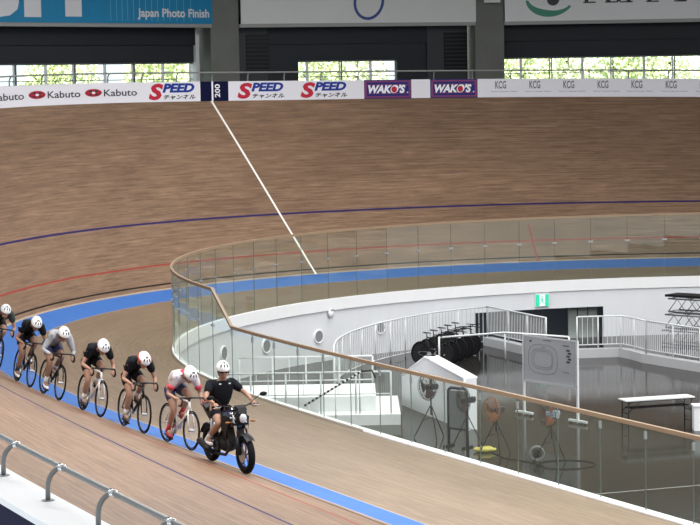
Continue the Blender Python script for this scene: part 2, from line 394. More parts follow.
mb.grid([[outer(s_, -.9, .46) for s_ in np.arange(-42, 8, 1)], [outer(s_, -.9, 8.5) for s_ in np.arange(-42, 8, 1)]])
struct(mb.build('walkway_floor', M['wall_grey']))

def board(name, px0, px1, label, cat, mt, group=None, h0=.0, h1=HB):
    s0, s1 = edge_of(px0), edge_of(px1); n = max(2, int(abs(s1-s0)/.35)+1); xs = np.linspace(s0, s1, n)
    b = MB(); b.grid([[outer(x, dz, o) for x in xs] for o, dz in ((.02, h0), (-.02, h0), (-.02, h1), (.02, h1))])
    e = [[outer(x, dz, o) for o, dz in ((.02, h0), (-.02, h0), (-.02, h1), (.02, h1))] for x in (s0, s1)]
    b.add(e[0], [(0, 1, 2, 3)]); b.add(e[1], [(3, 2, 1, 0)])
    return tag(b.build(name, mt), label, cat, group)
def on_board(px0, px1, out=-.026):
    """map unit square to the board between two columns of the photo; y in metres over the wood"""
    s0, s1 = edge_of(px0), edge_of(px1)
    return lambda x, y: outer(s0+(s1-s0)*x, y, out)
def lettering(parent, name, items, lab=None):
    mts = []; b = MB()
    for kind, px0, px1, y0, y1, mt, *r in items:
        fn = on_board(px0, px1)
        if mt not in mts: mts.append(mt)
        mi = mts.index(mt)
        if kind == 'T':
            o = r[1] if len(r) > 1 else {}; put_text(b, r[0], (0, 1, y0, y1), (lambda f: lambda x, y: f(x, y))(fn), mi, **o)
        elif kind == 'E':
            n = 20; off_ = r[0] if r else -.028; f2 = on_board(px0, px1, off_)
            b.add([f2(.5+.5*math.cos(2*math.pi*i/n), (y0+y1)/2+(y1-y0)/2*math.sin(2*math.pi*i/n)) for i in range(n)], [tuple(range(n))], mi)
        elif kind == 'R':
            off_ = r[0] if r else -.024; f2 = on_board(px0, px1, off_); n = max(2, int(abs(px1-px0)/12)+1)
            b.grid([[f2(i/(n-1), y) for i in range(n)] for y in (y0, y1)], mi)
    return b.build(name, [M[x] if isinstance(x, str) else x for x in mts], parent)

def kabuto(parent, px):
    red = mats_kab
    lettering(parent, 'emblem', [('E', px, px+17, .22, .47, 'text_red'), ('E', px+1.6, px+15.4, .25, .44, 'text_black', -.030), ('E', px+2.4, px+14.6, .265, .425, 'text_red', -.032),
        ('E', px+4, px+7.6, .36, .42, 'text_black', -.034), ('E', px+9.4, px+13, .36, .42, 'text_black', -.034), ('E', px+4, px+7.2, .27, .33, 'text_black', -.034), ('E', px+9.8, px+13, .27, .33, 'text_black', -.034), ('E', px+6.7, px+10.3, .31, .38, 'board_white', -.034)])
    lettering(parent, 'lettering', [('T', px+19, px+52, .22, .44, 'text_black', 'Kabuto', dict(bold=.012))])
mats_kab = None
def speed(parent, px):
    lettering(parent, 'lettering', [('T', px, px+15, .06, .60, 'text_red', 'S', dict(bold=.045, shear=.2)), ('T', px+14, px+46, .30, .60, 'text_blue', 'PEED', dict(bold=.05, shear=.25)),
        ('T', px+15, px+47, .07, .23, 'text_black', 'チャンネル', dict(bold=.035, shear=.2))])
def wakos(parent, px):
    mag = M['magenta']
    lettering(parent, 'border', [('R', px+.5, px+46.5, .03, HB-.03, 'magenta', -.024), ('R', px+2.6, px+44.4, .085, HB-.085, 'wakos_blue', -.028)])
    lettering(parent, 'stripes', [('R', px+3, px+44, .16, .19, 'magenta', -.031), ('R', px+3, px+44, .46, .49, 'magenta', -.031)])
    fn = [('T', px+4, px+41, .19, .47, 'text_white', "WAKO'S", dict(bold=.05, shear=.25)), ('E', px+27, px+32.6, .20, .42, 'text_red', -.037), ('E', px+42.3, px+43.8, .19, .23, 'text_white', -.036)]
    b = MB(); f2 = on_board(px+4, px+41, -.034); put_text(b, "WAKO'S", (0, 1, .18, .48), f2, 0, bold=.05, shear=.25)
    b.build('lettering', M['text_white'], parent)
    lettering(parent, 'emblem', [fn[1], fn[2]])
M['magenta'] = mat('magenta_print', (.17, .018, .10), .5); M['wakos_blue'] = mat('violet_blue_print', (.014, .018, .16), .5, spec=.2)
def kcg(parent, px):
    lettering(parent, 'lettering', [('T', px+4, px+15, .30, .58, 'text_grey', 'KCG', dict(bold=.03)), ('T', px, px+26, .17, .225, 'text_grey', 'Kyoto Computer Gakuin', dict(bold=.01))])
b1 = board('sponsor_board', -160, 147, 'long white board with repeated red helmet emblems on the left of the far banking', 'sponsor board', M['board_white'])
for x in (-140, -84, -28.5, 28, 84.5): kabuto(b1, x)
b2 = board('sponsor_board', 147, 200, 'white board with red and blue SPEED lettering left of the navy 200 board', 'sponsor board', M['board_white'])
speed(b2, 148)
b3 = board('distance_board', 200, 228, 'navy board marked 200 at the top of the white line', 'distance board', M['navy'])
b = MB(); f2 = on_board(214.3, 219.6); put_text(b, '200', (0, 1, .12, .56), f2, 0, bold=.02, rot=True); b.build('lettering', M['text_white'], b3)
lettering(b3, 'marker_stripe', [('R', 211.2, 212.9, 0, HB, 'text_white')])
b4 = board('sponsor_board', 228, 297, 'white SPEED board just right of the navy 200 board', 'sponsor board', M['board_white']); speed(b4, 237)
b5 = board('sponsor_board', 297, 364, 'white SPEED board beside the first purple board', 'sponsor board', M['board_white']); speed(b5, 300)
b6 = board('sponsor_board', 364, 411, "purple WAKO'S board under the right end of the short window", 'sponsor board', M['wakos_blue']); wakos(b6, 364)
b7 = board('sponsor_board', 411, 430, 'narrow blank white board between the two purple boards', 'sponsor board', M['board_white'])
b8 = board('sponsor_board', 430, 477.5, "purple WAKO'S board standing below the right grey column", 'sponsor board', M['wakos_blue']); wakos(b8, 430.3)
b9 = board('sponsor_board', 477.5, 1100, 'long white board with small repeated grey KCG logos', 'sponsor board', M['board_white'])
for i in range(14): kcg(b9, 491+34.1*i)

gr = tag(empty('guard_rail'), 'grey tube guard rail on curved posts along the top of the outer wall', 'guard rail')
mb = MB(); RZ = HB+D['hr']
mb.tube([outer(s_, RZ, .03) for s_ in np.arange(-40, 58.1, .5)], .027, 10); mb.build('top_rail', M['grey_rail'], gr)
oa = np.arange(-42, 60, .1); op = [outer(x, 0, .03) for x in oa]; oarc = np.concatenate([[0], np.cumsum([(op[i+1]-op[i]).length for i in range(len(op)-1)])])
pr = [gp(58, 467, 2.4+RZ-HB+.0)]
A0 = -.25+float(np.interp(min(oa, key=lambda x: (outer(x, RZ, .03)-Vector((23.96, -37.21, 2.66))).length), oa, oarc))
k = 0; rail_s = []
for j in range(-80, 20):
    a = A0+1.425*j
    if oarc[0]+.5 < a < oarc[-1]-1: rail_s.append(float(np.interp(a, oarc, oa)))
for s_ in rail_s:
    if s_ > 8 and s_ < 38: continue
    o_ = outward(s_); b0 = outer(s_, HB, .17); t_ = outer(s_, RZ, .03)
    mb = MB(); pts = [b0, b0+UZ*.12]
    for i in range(1, 7):
        a = math.pi/2*i/6; pts.append(b0+UZ*(.12+(RZ-HB-.12)*math.sin(a))-o_*(.14*(1-math.cos(a))))
    mb.tube(pts, .024, 8); mb.disc(b0+UZ*.004, .06, .01, o_, heading(s_), 12)
    po = mb.build('rail_post', M['grey_rail'], gr)
    if s_ > 30:
        mb = MB(); h = heading(s_); mb.tube([t_-h*.05, t_+h*.05], .034, 10); mb.tube([pts[-2]+o_*.01, t_], .03, 8); mb.build('clamp', M['chrome'], po)

# ------------------------------------------------------------------ hall wall with columns, banners, windows
def hp(px, z, o=0):
    """plan point on the hall wall line seen at column px, pushed outwards o"""
    X = [-250, 0, 212, 237, 350, 472, 502, 700, 900]; S = [2.5, -5.1, -10.7, -11.4, -14.3, -17.5, -18.3, -23.4, -28.5]
    s_ = float(np.interp(px, X, S)); p = outer(s_, 0, 6+o); p.z = z; return p
ZR = 12.4
def bay(name, pxa, pxb, c0, c1):
    return None
cols = [(-215, -178), (212, 238.5), (475, 503), (742, 775)]
for i, (a, b_) in enumerate(cols):
    A, B = hp(a, 0), hp(b_, 0); t = (B-A).normalized(); o_ = Vector((-t.y, t.x, 0)); 
    mb = MB(); c = (A+B)/2+o_*.93; mb.box((c.x, c.y, 8.6), ((B-A).length, 1.9, 7.6), t, o_, UZ)
    if i == 1:
        mb2 = MB(); 
    struct(mb.build('wall_column', M['wall_grey']))
Z_BAN, Z_LED, Z_WT, Z_WB = 8.29, 8.16, 6.93, 5.0
class Bay: pass
HALLG = mat('hall_wall_grey', (.30, .31, .32), .9)
bays = []
for i in range(3):
    B_ = Bay(); a = hp(cols[i][1], 0); b_ = hp(cols[i+1][0], 0); B_.a, B_.b = a, b_; B_.t = (b_-a).normalized(); B_.o = Vector((-B_.t.y, B_.t.x, 0)); B_.L = (b_-a).length; bays.append(B_)
def bp_(B_, x, z, o): v = B_.a+B_.t*x+B_.o*o; v.z = z; return v
def px2x(B_, px, o=-.15):    # distance along a bay at a column of the photo
    dr = CF+CR*((px-350)/D['f'])-CU*((50-262.5)/D['f']); dr.z = 0; q = B_.a+B_.o*o-CP; q.z = 0
    # CP + k*dr = a + x*t
    det = dr.x*(-B_.t.y)+B_.t.x*dr.y
    return (dr.x*q.y-dr.y*q.x)/det if abs(det) > 1e-9 else 0
def slab(mb, B_, x0, x1, z0, z1, o0, o1, mi=0):
    mb.box(bp_(B_, (x0+x1)/2, (z0+z1)/2, (o0+o1)/2), (x1-x0, o1-o0, z1-z0), B_.t, B_.o, UZ, mi)
IN = .9   # window recess behind the column faces
wins = [(0, 1e9), (298, 397), (0, 1e9)]
wn = 1
for i, B_ in enumerate(bays):
    win = (0, px2x(B_, 195.5, IN)) if i == 0 else (px2x(B_, 298, IN), px2x(B_, 397, IN)) if i == 1 else (0.02, B_.L)
    mb = MB()
    slab(mb, B_, 0, B_.L, 7.55, Z_LED+.3, IN-.1, IN+.3, 0)  # upper band toned darker to paint in the shadow above the blind
    slab(mb, B_, 0, B_.L, Z_WT, 7.55, IN, IN+.3, 1)
    slab(mb, B_, 0, B_.L, 4.4, 5.35, IN, IN+.3, 1)
    if win[0] > .1: slab(mb, B_, 0, win[0], 5.35, Z_WT, IN, IN+.3, 1)
    if win[1] < B_.L-.2 and i: slab(mb, B_, win[1], B_.L, 5.35, Z_WT, IN, IN+.3, 1)
    slab(mb, B_, -.3, B_.L+.3, Z_LED+.3, ZR, .2, IN+.3, 1)
    struct(mb.build('wall_hall_bay', [M['dark_wall'], M['dark_wall2']]))
    mb = MB(); slab(mb, B_, 0.02, B_.L-.02, Z_LED, Z_BAN, -.12, .3); struct(mb.build('trim_ledge', M['ledge']))
    # window
    f = MB(); x0, x1 = win
    slab(f, B_, x0, x1, 5.35, 5.42, IN+.05, IN+.2); slab(f, B_, x0, x1, Z_WT-.06, Z_WT, IN+.05, IN+.2); slab(f, B_, x0, x1, 6.30, 6.33, IN+.08, IN+.16)
    if i == 0: xs = [px2x(B_, p, IN+.1) for p in (-164, -104, -45, 14.6, 74, 133.3)]
    elif i == 1: xs = [px2x(B_, 341, IN+.1)]
    else: xs = [px2x(B_, p, IN+.1) for p in (551.5, 612.8, 674.5, 736)]
    for x in xs: slab(f, B_, x-.02, x+.02, 5.35, Z_WT, IN+.05, IN+.13)
    fr = struct(f.build('window_%d' % wn, mat('window_frame_grey', (.12, .14, .15), .5))); wn += 1
    f = MB()
    half = [(xs[k]+xs[k+1])/2 for k in range(len(xs)-1)] if i != 1 else [px2x(B_, 306.5, IN+.1), px2x(B_, 370, IN+.1)]
    if i == 2: half = [px2x(B_, 520.5, IN+.1)]+half
    if i == 0: half += [px2x(B_, 162, IN+.1)]
    for x in half:
        slab(f, B_, x-.05, x+.05, 5.35, Z_WT-.04, IN+.06, IN+.12)
    for x in xs: slab(f, B_, x-.11, x-.05, 5.35, Z_WT-.04, IN+.08, IN+.12)
    f.build('window_mullion', mat('pale_mullion', (.85, .9, .95), .5), fr)
    f = MB(); slab(f, B_, x0, x1, 5.38, Z_WT-.03, IN+.11, IN+.12); f.build('window_pane', M['window_glass'], fr)
    if i == 1:
        for pa, pb in ((245.5, 268.5), (443.5, 467)):
            l = MB(); xa, xb = px2x(B_, pa, IN-.1), px2x(B_, pb, IN-.1)
            slab(l, B_, xa, xb, 6.5, 7.92, IN-.14, IN-.02)
            for k in range(9): slab(l, B_, xa+.03, xb-.03, 6.56+.15*k, 6.64+.15*k, IN-.17, IN-.14, 1)
            struct(l.build('wall_vent_louvre', [M['black'], M['dark_wall']]))
        pil = MB()
        slab(pil, B_, 0, px2x(B_, 275), 5.35, Z_LED, IN-.13, IN); slab(pil, B_, px2x(B_, 436), B_.L, 5.35, Z_LED, IN-.13, IN)
        struct(pil.build('wall_hall_pier', mat('dark_grey_pier', (.045, .05, .056), .7)))
# reveal beside the left window, colour whitened to carry the window light
B_ = bays[0]; mb = MB(); slab(mb, B_, px2x(B_, 197, IN), B_.L-.02, 4.6, Z_LED, IN-.12, IN+.2); struct(mb.build('trim_reveal', M['reveal']))

def banner(B_, x0, x1, z0, z1, mt, label):
    mb = MB(); slab(mb, B_, x0, x1, z0, z1, -.16, -.10); return tag(mb.build('banner', mt), label, 'banner')
M['ban_blue'] = mat('blue_banner', (.010, .25, .50), .55, noise=.12, nscale=1.5); M['ban_grey'] = mat('pale_grey_banner', (.74, .76, .75), .6, noise=.04, nscale=1); M['ban_white'] = mat('white_banner', (.80, .81, .82), .6)
B_ = bays[0]; bn = banner(B_, .02, B_.L-.02, Z_BAN, 10.6, M['ban_blue'], 'blue banner with large white letters above the left windows')
fx = lambda x, y: bp_(B_, x, y, -.17)
mb = MB(); [put_text(mb, ch, (px2x(B_, a1), px2x(B_, a2), 8.47+dz, 10.25), fx, 0, bold=.09) for ch, a1, a2, dz in (('J', -16, 20, -.02), ('P', 25, 62, 0), ('F', 66, 98, .03))]; mb.build('lettering', M['text_white'], bn)
mb = MB(); put_text(mb, 'Japan Photo Finish', (px2x(B_, 138), px2x(B_, 209.5), 8.42, 8.82), lambda x, y: bp_(B_, x, y, -.175), 0, bold=.028); mb.build('caption_lettering', M['text_white'], bn)
mb = MB()
for p in (111, 117, 122.5, 128, 134, 140, 146, 152, 158, 164, 170, 177, 184, 191): slab(mb, B_, px2x(B_, p), px2x(B_, p)+.035, 8.37, 10.5, -.168, -.164)
mb.build('print_stripes', mat('light_blue_print', (.12, .42, .62), .5), bn)
B_ = bays[1]; bn = banner(B_, .06, B_.L-.02, Z_BAN, 10.6, M['ban_grey'], 'pale grey banner with a dark blue ring between the two columns')
mb = MB(); c = bp_(B_, px2x(B_, 369.5), 9.08, -.175); ring = []
a_ = B_.t*.92+UZ*.38; b2_ = -B_.t*.38*.55+UZ*.92*.55
A_ = (B_.t*.35+UZ*.94).normalized(); Bx = (B_.t*.94-UZ*.35).normalized()
n = 40; outr = [c+A_*.70*math.cos(2*math.pi*i/n)+Bx*.60*math.sin(2*math.pi*i/n) for i in range(n)]; inr = [c+A_*.59*math.cos(2*math.pi*i/n)+Bx*.49*math.sin(2*math.pi*i/n) for i in range(n)]
mb.add(outr+inr, [(i, (i+1) % n, n+(i+1) % n, n+i) for i in range(n)]); mb.build('ring_emblem', mat('royal_blue_print', (.03, .07, .30), .5), bn)
B_ = bays[2]; bn = banner(B_, .03, B_.L-.02, Z_BAN, 10.6, M['ban_white'], 'white banner with a green brush stroke and black lettering on the right')
mb = MB(); n = 22; O1, I1 = [], []
for i in range(n):
    u = i/(n-1); a = math.radians(175+155*u); cx_, cz_ = px2x(B_, 547), 9.02
    th = .10+.20*math.sin(math.pi*min(1, u*1.05))*(1-u*.35)
    O1.append(bp_(B_, cx_+(.80)*math.cos(a)+(.25*u), cz_+.62*math.sin(a)+.12*u*u, -.17)); I1.append(bp_(B_, cx_+(.80-th)*math.cos(a)+.25*u, cz_+(.62-th)*math.sin(a)+.12*u*u, -.17))
mb.add(O1+I1, [(i, i+1, n+i+1, n+i) for i in range(n-1)]); mb.build('brush_stroke', mat('green_print', (.03, .26, .17), .5), bn)
mb = MB(); xx = px2x(B_, 553.5)
mb.add([bp_(B_, xx+.24*math.cos(i*math.pi/8), 9.10+.24*math.sin(i*math.pi/8), -.172) for i in range(16)], [tuple(range(16))]); 
put_text(mb, 'NIPPON', (px2x(B_, 585), px2x(B_, 728), 8.96, 10.0), lambda x, y: bp_(B_, x, y, -.172), 0)
for p in (585, 607, 622, 648, 676): slab(mb, B_, px2x(B_, p)-.06, px2x(B_, p)+.42, 8.94, 8.99, -.176, -.172)
mb.build('lettering', M['text_black'], bn)
mb = MB(); A, Bq = hp(478, 0), hp(496, 0); mb.box(((A+Bq)/2+Vector((0, 0, 9.35))-bays[1].o*.5), (.62, .05, .7), (Bq-A).normalized(), bays[1].o, UZ)
tag(mb.build('wall_plate', M['ban_grey']), 'small pale plate high on the right grey column', 'plate')
# roof
mb = MB(); mb.prism([hp(x_, ZR, 2.2) for x_ in (-215, -100, 0, 100, 212, 237, 350, 472, 502, 600, 700, 775)]+[Vector((84, 34, ZR)), Vector((84, -72, ZR)), Vector((-22, -72, ZR))], UZ*.4); struct(mb.build('ceiling', mat('ceiling_grey', (.5, .5, .5), .9)))

# the rest of the hall behind the stands
pl_, pr_ = hp(-215, 0, .6), hp(775, 0, .6); ring = [('wall_west', pl_, Vector((-22, -72, 0))), ('wall_south', Vector((-22, -72, 0)), Vector((84, -72, 0))), ('wall_east', Vector((84, -72, 0)), Vector((84, 34, 0))), ('wall_north', Vector((84, 34, 0)), pr_)]
for nm, p, q in ring:
    mb = MB(); t_ = (q-p).normalized(); mb.box(((p.x+q.x)/2, (p.y+q.y)/2, 5), ((q-p).length, .3, 15.4), t_, Vector((-t_.y, t_.x, 0)), UZ); struct(mb.build(nm, HALLG))
# trees outside the windows
rnd = random.Random(4)
M['leaf'] = mat('sunlit_leaf', (.66, .74, .42), .8); M['leaf2'] = mat('pale_leaf', (.76, .80, .58), .8); M['trunk'] = mat('tree_trunk', (.12, .09, .06), .9)
def tree(p, label, h, r, lm, seed):
    rr = random.Random(seed); t = tag(empty('tree', Matrix.Translation(p)), label, 'tree', 'trees outside the hall windows')
    mb = MB(); mb.tube([(0, 0, 0), (.05, 0, h*.35), (0, .05, h*.75)], [.16, .12, .05], 8)
    for k in range(6):
        a = k*1.05; mb.tube([(0, 0, h*(.3+.06*k)), (math.cos(a)*r*.6, math.sin(a)*r*.6, h*(.45+.07*k))], [.05, .02], 5)
    mb.build('trunk', M['trunk'], t); mb = MB()
    for k in range(2000):
        u, v = rr.uniform(0, 2*math.pi), math.acos(rr.uniform(-1, 1)); q = r*(rr.random()**.4)
        c = Vector((q*math.sin(v)*math.cos(u), q*math.sin(v)*math.sin(u), h*.58+q*.42*h/r*.95*math.cos(v)))
        X = Vector((rr.gauss(0, 1), rr.gauss(0, 1), rr.gauss(0, 1))).normalized(); Y = X.orthogonal().normalized(); sz = rr.uniform(.07, .15)
        mb.add([c-X*sz, c+Y*sz*.6, c+X*sz, c-Y*sz*.6], [(0, 1, 2, 3)])
    mb.build('foliage', lm, t)
ti = 0
for bi, side, pxs in ((0, 'left', (-180, -120, -62, -8, 42, 92, 142, 186)), (1, 'short middle', (312, 370)), (2, 'right', (520, 570, 622, 674, 726))):
    B_ = bays[bi]
    for k, px in enumerate(pxs):
        p = bp_(B_, px2x(B_, px, 8)+rnd.uniform(-.1, .1), 3.2, 7.2+(k % 2)*2.6)
        word = ['leafy green tree in sunlight', 'paler yellow-green tree'][k % 2]
        spots = {0: ['beyond the left edge of', 'second beyond the left edge of', 'just past the left edge of', 'at the left end of', 'left of the middle of', 'near the middle of', 'right of the middle of', 'at the right end of'],
            1: ['in the left half of', 'in the right half of'], 2: ['at the left end of', 'left of the middle of', 'in the middle of', 'near the right edge of', 'past the right edge of']}[bi][k]
        place = '%s the %s window' % (spots, {0: 'left', 1: 'short middle', 2: 'right'}[bi])
        tree(p, '%s %s' % (word, place), rnd.uniform(4.4, 5.2), rnd.uniform(1.35, 1.55), M['leaf'] if k % 2 == 0 else M['leaf2'], 10+ti); ti += 1
mb = MB(); q = bp_(bays[1], bays[1].L/2, 3.1, 22); mb.box(q, (120, 36, .2), bays[1].t, bays[1].o); struct(mb.build('ground_outside', mat('pale_ground', (.5, .5, .45), .9)))

# ================================================================== infield furniture
def balustrade(base, height, label, post_every=1, mt='rail_white', bar=.11, curb=0, name='balustrade', bars=True, low=.12):
    """railing along base points: a post at every point, a panel of thin bars between posts"""
    t = tag(empty(name, Matrix.Translation(base[0])), label, 'railing'); t.matrix_world = Matrix.Identity(4)
    mb = MB(); mb.tube([p+UZ*height for p in base], .024, 8); mb.build('top_rail', M[mt], t)
    mb = MB(); mb.tube([p+UZ*low for p in base], .016, 6); mb.build('bottom_rail', M[mt], t)
    for i, p in enumerate(base):
        if i % post_every == 0 or i == len(base)-1:
            mb = MB(); mb.tube([p, p+UZ*height], .024, 8); mb.build('post', M[mt], t)
    if bars:
        for i in range(len(base)-1):
            mb = MB(); a, b = base[i], base[i+1]; n = max(1, int((b-a).length/bar))
            for k in range(1, n):
                q = a.lerp(b, k/n); mb.box(q+UZ*(low+height-.0)/2, (.016, .016, height-low), (b-a).normalized(), (b-a).normalized().cross(UZ), UZ)
            if mb.v: mb.build('baluster_panel', M[mt], t)
    return t
def smooth_line(pts, step):
    pts = [Vector(p) for p in pts]; out = []
    for i in range(len(pts)-1):
        p0 = pts[max(i-1, 0)]; p1, p2 = pts[i], pts[i+1]; p3 = pts[min(i+2, len(pts)-1)]; n = max(1, round((p2-p1).length/step))
        for k in range(n):
            u = k/n; out.append(.5*((2*p1)+(p2-p0)*u+(2*p0-5*p1+4*p2-p3)*u*u+(3*p1-p0-3*p2+p3)*u**3))
    out.append(pts[-1]); return out
def dn(p, z): p = Vector(p); p.z = z; return p
# railing following the curved wall
zt = -1.0
arc_pts = [gp(334, 357, zt), gp(333.5, 349, zt), gp(336.5, 340, zt), gp(350, 332, zt), gp(375, 324, zt), gp(405, 317.5, zt), gp(430, 313, zt), gp(458, 309.5, zt), gp(487, 307, zt)]
arc = [dn(p, ZF) for p in smooth_line(arc_pts, 1.1)]
balustrade(arc, 1.2, 'white curved railing following the infield wall on the left of the parked bikes', mt='grey_rail' if False else 'rail_white', bar=.14)
# curb with railing round the ramp
ce = [gp(487, 307, zt), gp(508, 311, zt), gp(527, 314.8, zt), gp(546, 318.5, zt)]
low = [dn(p, ZF) for p in smooth_line(ce, 1.3)]
def curbrun(pts, hgt, wd):
    mb = MB()
    rows = []
    for i, p in enumerate(pts):
        q = pts[min(i+1, len(pts)-1)]-pts[max(i-1, 0)]; q.z = 0; nn = Vector((q.y, -q.x, 0)).normalized()*wd/2
        rows.append([p-nn, p-nn+UZ*hgt, p+nn+UZ*hgt, p+nn])
    mb.grid(rows); mb.add(rows[0], [(0, 1, 2, 3)]); mb.add(rows[-1], [(3, 2, 1, 0)]); return mb
st = curbrun(low, .26, .3).build('trim_ramp_curb', M['curb']); struct(st)
balustrade([p+UZ*.26 for p in low], .96, 'white railing on a kerb before the dark tunnel, behind the whiteboard', mt='rail_white', bar=.10)
ce2 = [gp(577, 317.7, zt), gp(598, 317, zt), gp(621, 316.5, zt), gp(634, 318.5, zt), gp(646, 321.5, zt)]
l2 = [dn(p, ZF) for p in smooth_line(ce2, 1.2)]
ce3 = [gp(646, 321.5, zt), gp(673, 325.3, zt), gp(700, 329, zt), gp(730, 333.5, zt), gp(765, 339, zt)]
l3 = [dn(p, ZF) for p in smooth_line(ce3, .85)]
struct(curbrun(l2+l3[1:], .26, .3).build('trim_ramp_curb', M['curb']))
balustrade([p+UZ*.26 for p in l2], .96, 'white railing stretch between the whiteboard and the corner right of the tunnel', bar=.13)
balustrade([p+UZ*.26 for p in l3], .96, 'white barred railing running to the right edge behind the folding table', bar=.09)
# railing by the wall at the right
wr = [gp(647.5, 291.5, -.95), gp(672, 290, -.95), gp(700, 288.5, -.95), gp(730, 288, -.95)]
balustrade([dn(p, ZF) for p in wr], 1.25, 'thin grey railing close to the white wall behind the stacked steel trusses', mt='steel', bar=.14)
# ramp corner base block between the two railings (behind the whiteboard)
# ------------------------------------------------ trusses
tr = tag(empty('truss_stack'), 'stack of grey lattice stage trusses under a black sheet at the right edge', 'truss'); 
o0 = dn(gp(662, 345, ZF), ZF); ax = (RX*.75-FY*.66).normalized(); dpv = ax.cross(UZ)*-1
def lattice(mb, o, L, h, d):
    n = max(2, int(L/.55))
    for y in (0, d):
        for z in (0.06, h): mb.tube([o+dpv*y+UZ*z, o+ax*L+dpv*y+UZ*z], .025, 6)
        for k in range(n):
            x0, x1 = L*k/n, L*(k+1)/n; xm = (x0+x1)/2
            mb.tube([o+ax*x0+dpv*y+UZ*.06, o+ax*xm+dpv*y+UZ*h, o+ax*x1+dpv*y+UZ*.06], .016, 5)
    for k in range(n+1):
        for z in (.06, h): mb.tube([o+ax*(L*k/n)+UZ*z, o+ax*(L*k/n)+dpv*d+UZ*z], .014, 5)
for k in range(3):
    mb = MB(); lattice(mb, o0+UZ*(.50*k)+ax*(.12*k), 2.6, .46, .6); mb.build('truss', mat('dull_truss_steel', (.20, .21, .22), .5, .4), tr)
mb = MB(); mb.prism([o0+UZ*1.52+ax*.15-dpv*.05, o0+UZ*1.52+ax*2.9-dpv*.05, o0+UZ*1.52+ax*2.9+dpv*.68, o0+UZ*1.52+ax*.15+dpv*.68], UZ*.07); mb.build('cover_sheet', M['black'], tr)
# ------------------------------------------------ exit sign on the wall over the tunnel mouth
se = -15.35
def on_wall(px, z):
    best = min(np.arange(-22, -9, .02), key=lambda s_: abs(350+D['f']*((wallpt(s_, z)-CP).dot(CR))/((wallpt(s_, z)-CP).dot(CF))-px)); return float(best)
se = on_wall(541, -.9); h = heading(se); o_ = outward(se); c = wallpt(se, -.93)-o_*.06
ex = tag(empty('exit_sign', frame(c, -h)), 'green and white running figure exit sign on the wall over the tunnel', 'exit sign')
mb = MB(); mb.box((0, 0, 0), (.46, .07, .40)); mb.build('housing', M['white'], ex)
gm = mat('exit_green', (.02, .50, .28), .4); gm.node_tree.nodes['Principled BSDF'].inputs['Emission Color'].default_value = (.02, .6, .35, 1); gm.node_tree.nodes['Principled BSDF'].inputs['Emission Strength'].default_value = .55
wm = mat('exit_white', (.8, .9, .85), .4); wm.node_tree.nodes['Principled BSDF'].inputs['Emission Color'].default_value = (.8, 1, .9, 1); wm.node_tree.nodes['Principled BSDF'].inputs['Emission Strength'].default_value = .5
# front of the sign is the side of local +y or -y that faces the infield
fy = -1 if (ex.matrix_world.to_3x3() @ Vector((0, -1, 0))).dot(-o_) > 0 else 1
mb = MB(); mb.box((0, fy*.038, 0), (.44, .006, .38)); mb.build('green_panel', gm, ex)
mb = MB(); mb.box((0, fy*.043, 0), (.18, .004, .36)); mb.build('doorway_symbol', wm, ex)
mb = MB(); y_ = fy*.047
mb.ell((-.01, y_, .11), (.03, .004, .03)); mb.tube([(-.02, y_, .07), (.0, y_, -.02)], .022, 6); mb.tube([(0, y_, -.02), (.05, y_, -.07), (.06, y_, -.13)], .013, 5)
mb.tube([(0, y_, -.02), (-.05, y_, -.07), (-.09, y_, -.10)], .013, 5); mb.tube([(-.02, y_, .06), (.05, y_, .03)], .011, 5); mb.tube([(-.02, y_, .06), (-.07, y_, .02)], .011, 5)
mb.box((.13*1, y_, 0), (.05, .004, .02)); mb.build('running_figure', gm, ex)
# ------------------------------------------------ round vents and a lamp on the white wall
def on_wall2(px, lo, hi, z):
    def X(s_): v = wallpt(s_, z)-CP; return 350+D['f']*v.dot(CR)/v.dot(CF)
    return float(min(np.arange(lo, hi, .02), key=lambda s_: abs(X(s_)-px)))
for px, py, r in ((380, 328, .17), (318, 336.5, .19), (265.5, 346, .20), (223, 353.5, .20)):
    z = -1.45
    for _ in range(4):
        s_ = on_wall2(px, -16, 7, z); v = wallpt(s_, z)-CP; yy = 262.5-D['f']*v.dot(CU)/v.dot(CF); z -= (py-yy)/(D['f']/v.dot(CF))
    h = heading(s_); o_ = outward(s_); c = wallpt(s_, z)-o_*.03
    where = {380: 'behind the curved railing', 318: 'left of the curved railing, topmost part of the bare wall', 265.5: 'below the step in the fence top', 223: 'furthest left on the curving wall'}[px]
    t = tag(empty('round_vent', frame(c, h)), 'round grey wall vent %s' % where, 'vent', 'round vents on the infield wall')
    mb = MB(); mb.torus((0, 0, 0), r, .03, (1, 0, 0), (0, 0, 1), 28, 8); mb.build('rim', M['white'], t)
    mb = MB(); mb.disc((0, 0, 0), r, .03, Vector((1, 0, 0)), Vector((0, 0, 1)))
    mb.build('grille', mat('vent_grey', (.22, .23, .24), .6), t)
s_ = on_wall2(329, -16, 7, -.8); o_ = outward(s_); c = wallpt(s_, -.78)-o_*.09
t = tag(empty('wall_lamp', frame(c, heading(s_))), 'small white lamp fixed high on the infield wall near a vent', 'lamp')
mb = MB(); mb.ell((0, 0, 0), (.10, .08, .13)); mb.build('lamp_shade', M['white'], t)
mb = MB(); mb.box((0, 0, .10), (.10, .16, .04)); mb.build('bracket', M['grey_rail'], t)

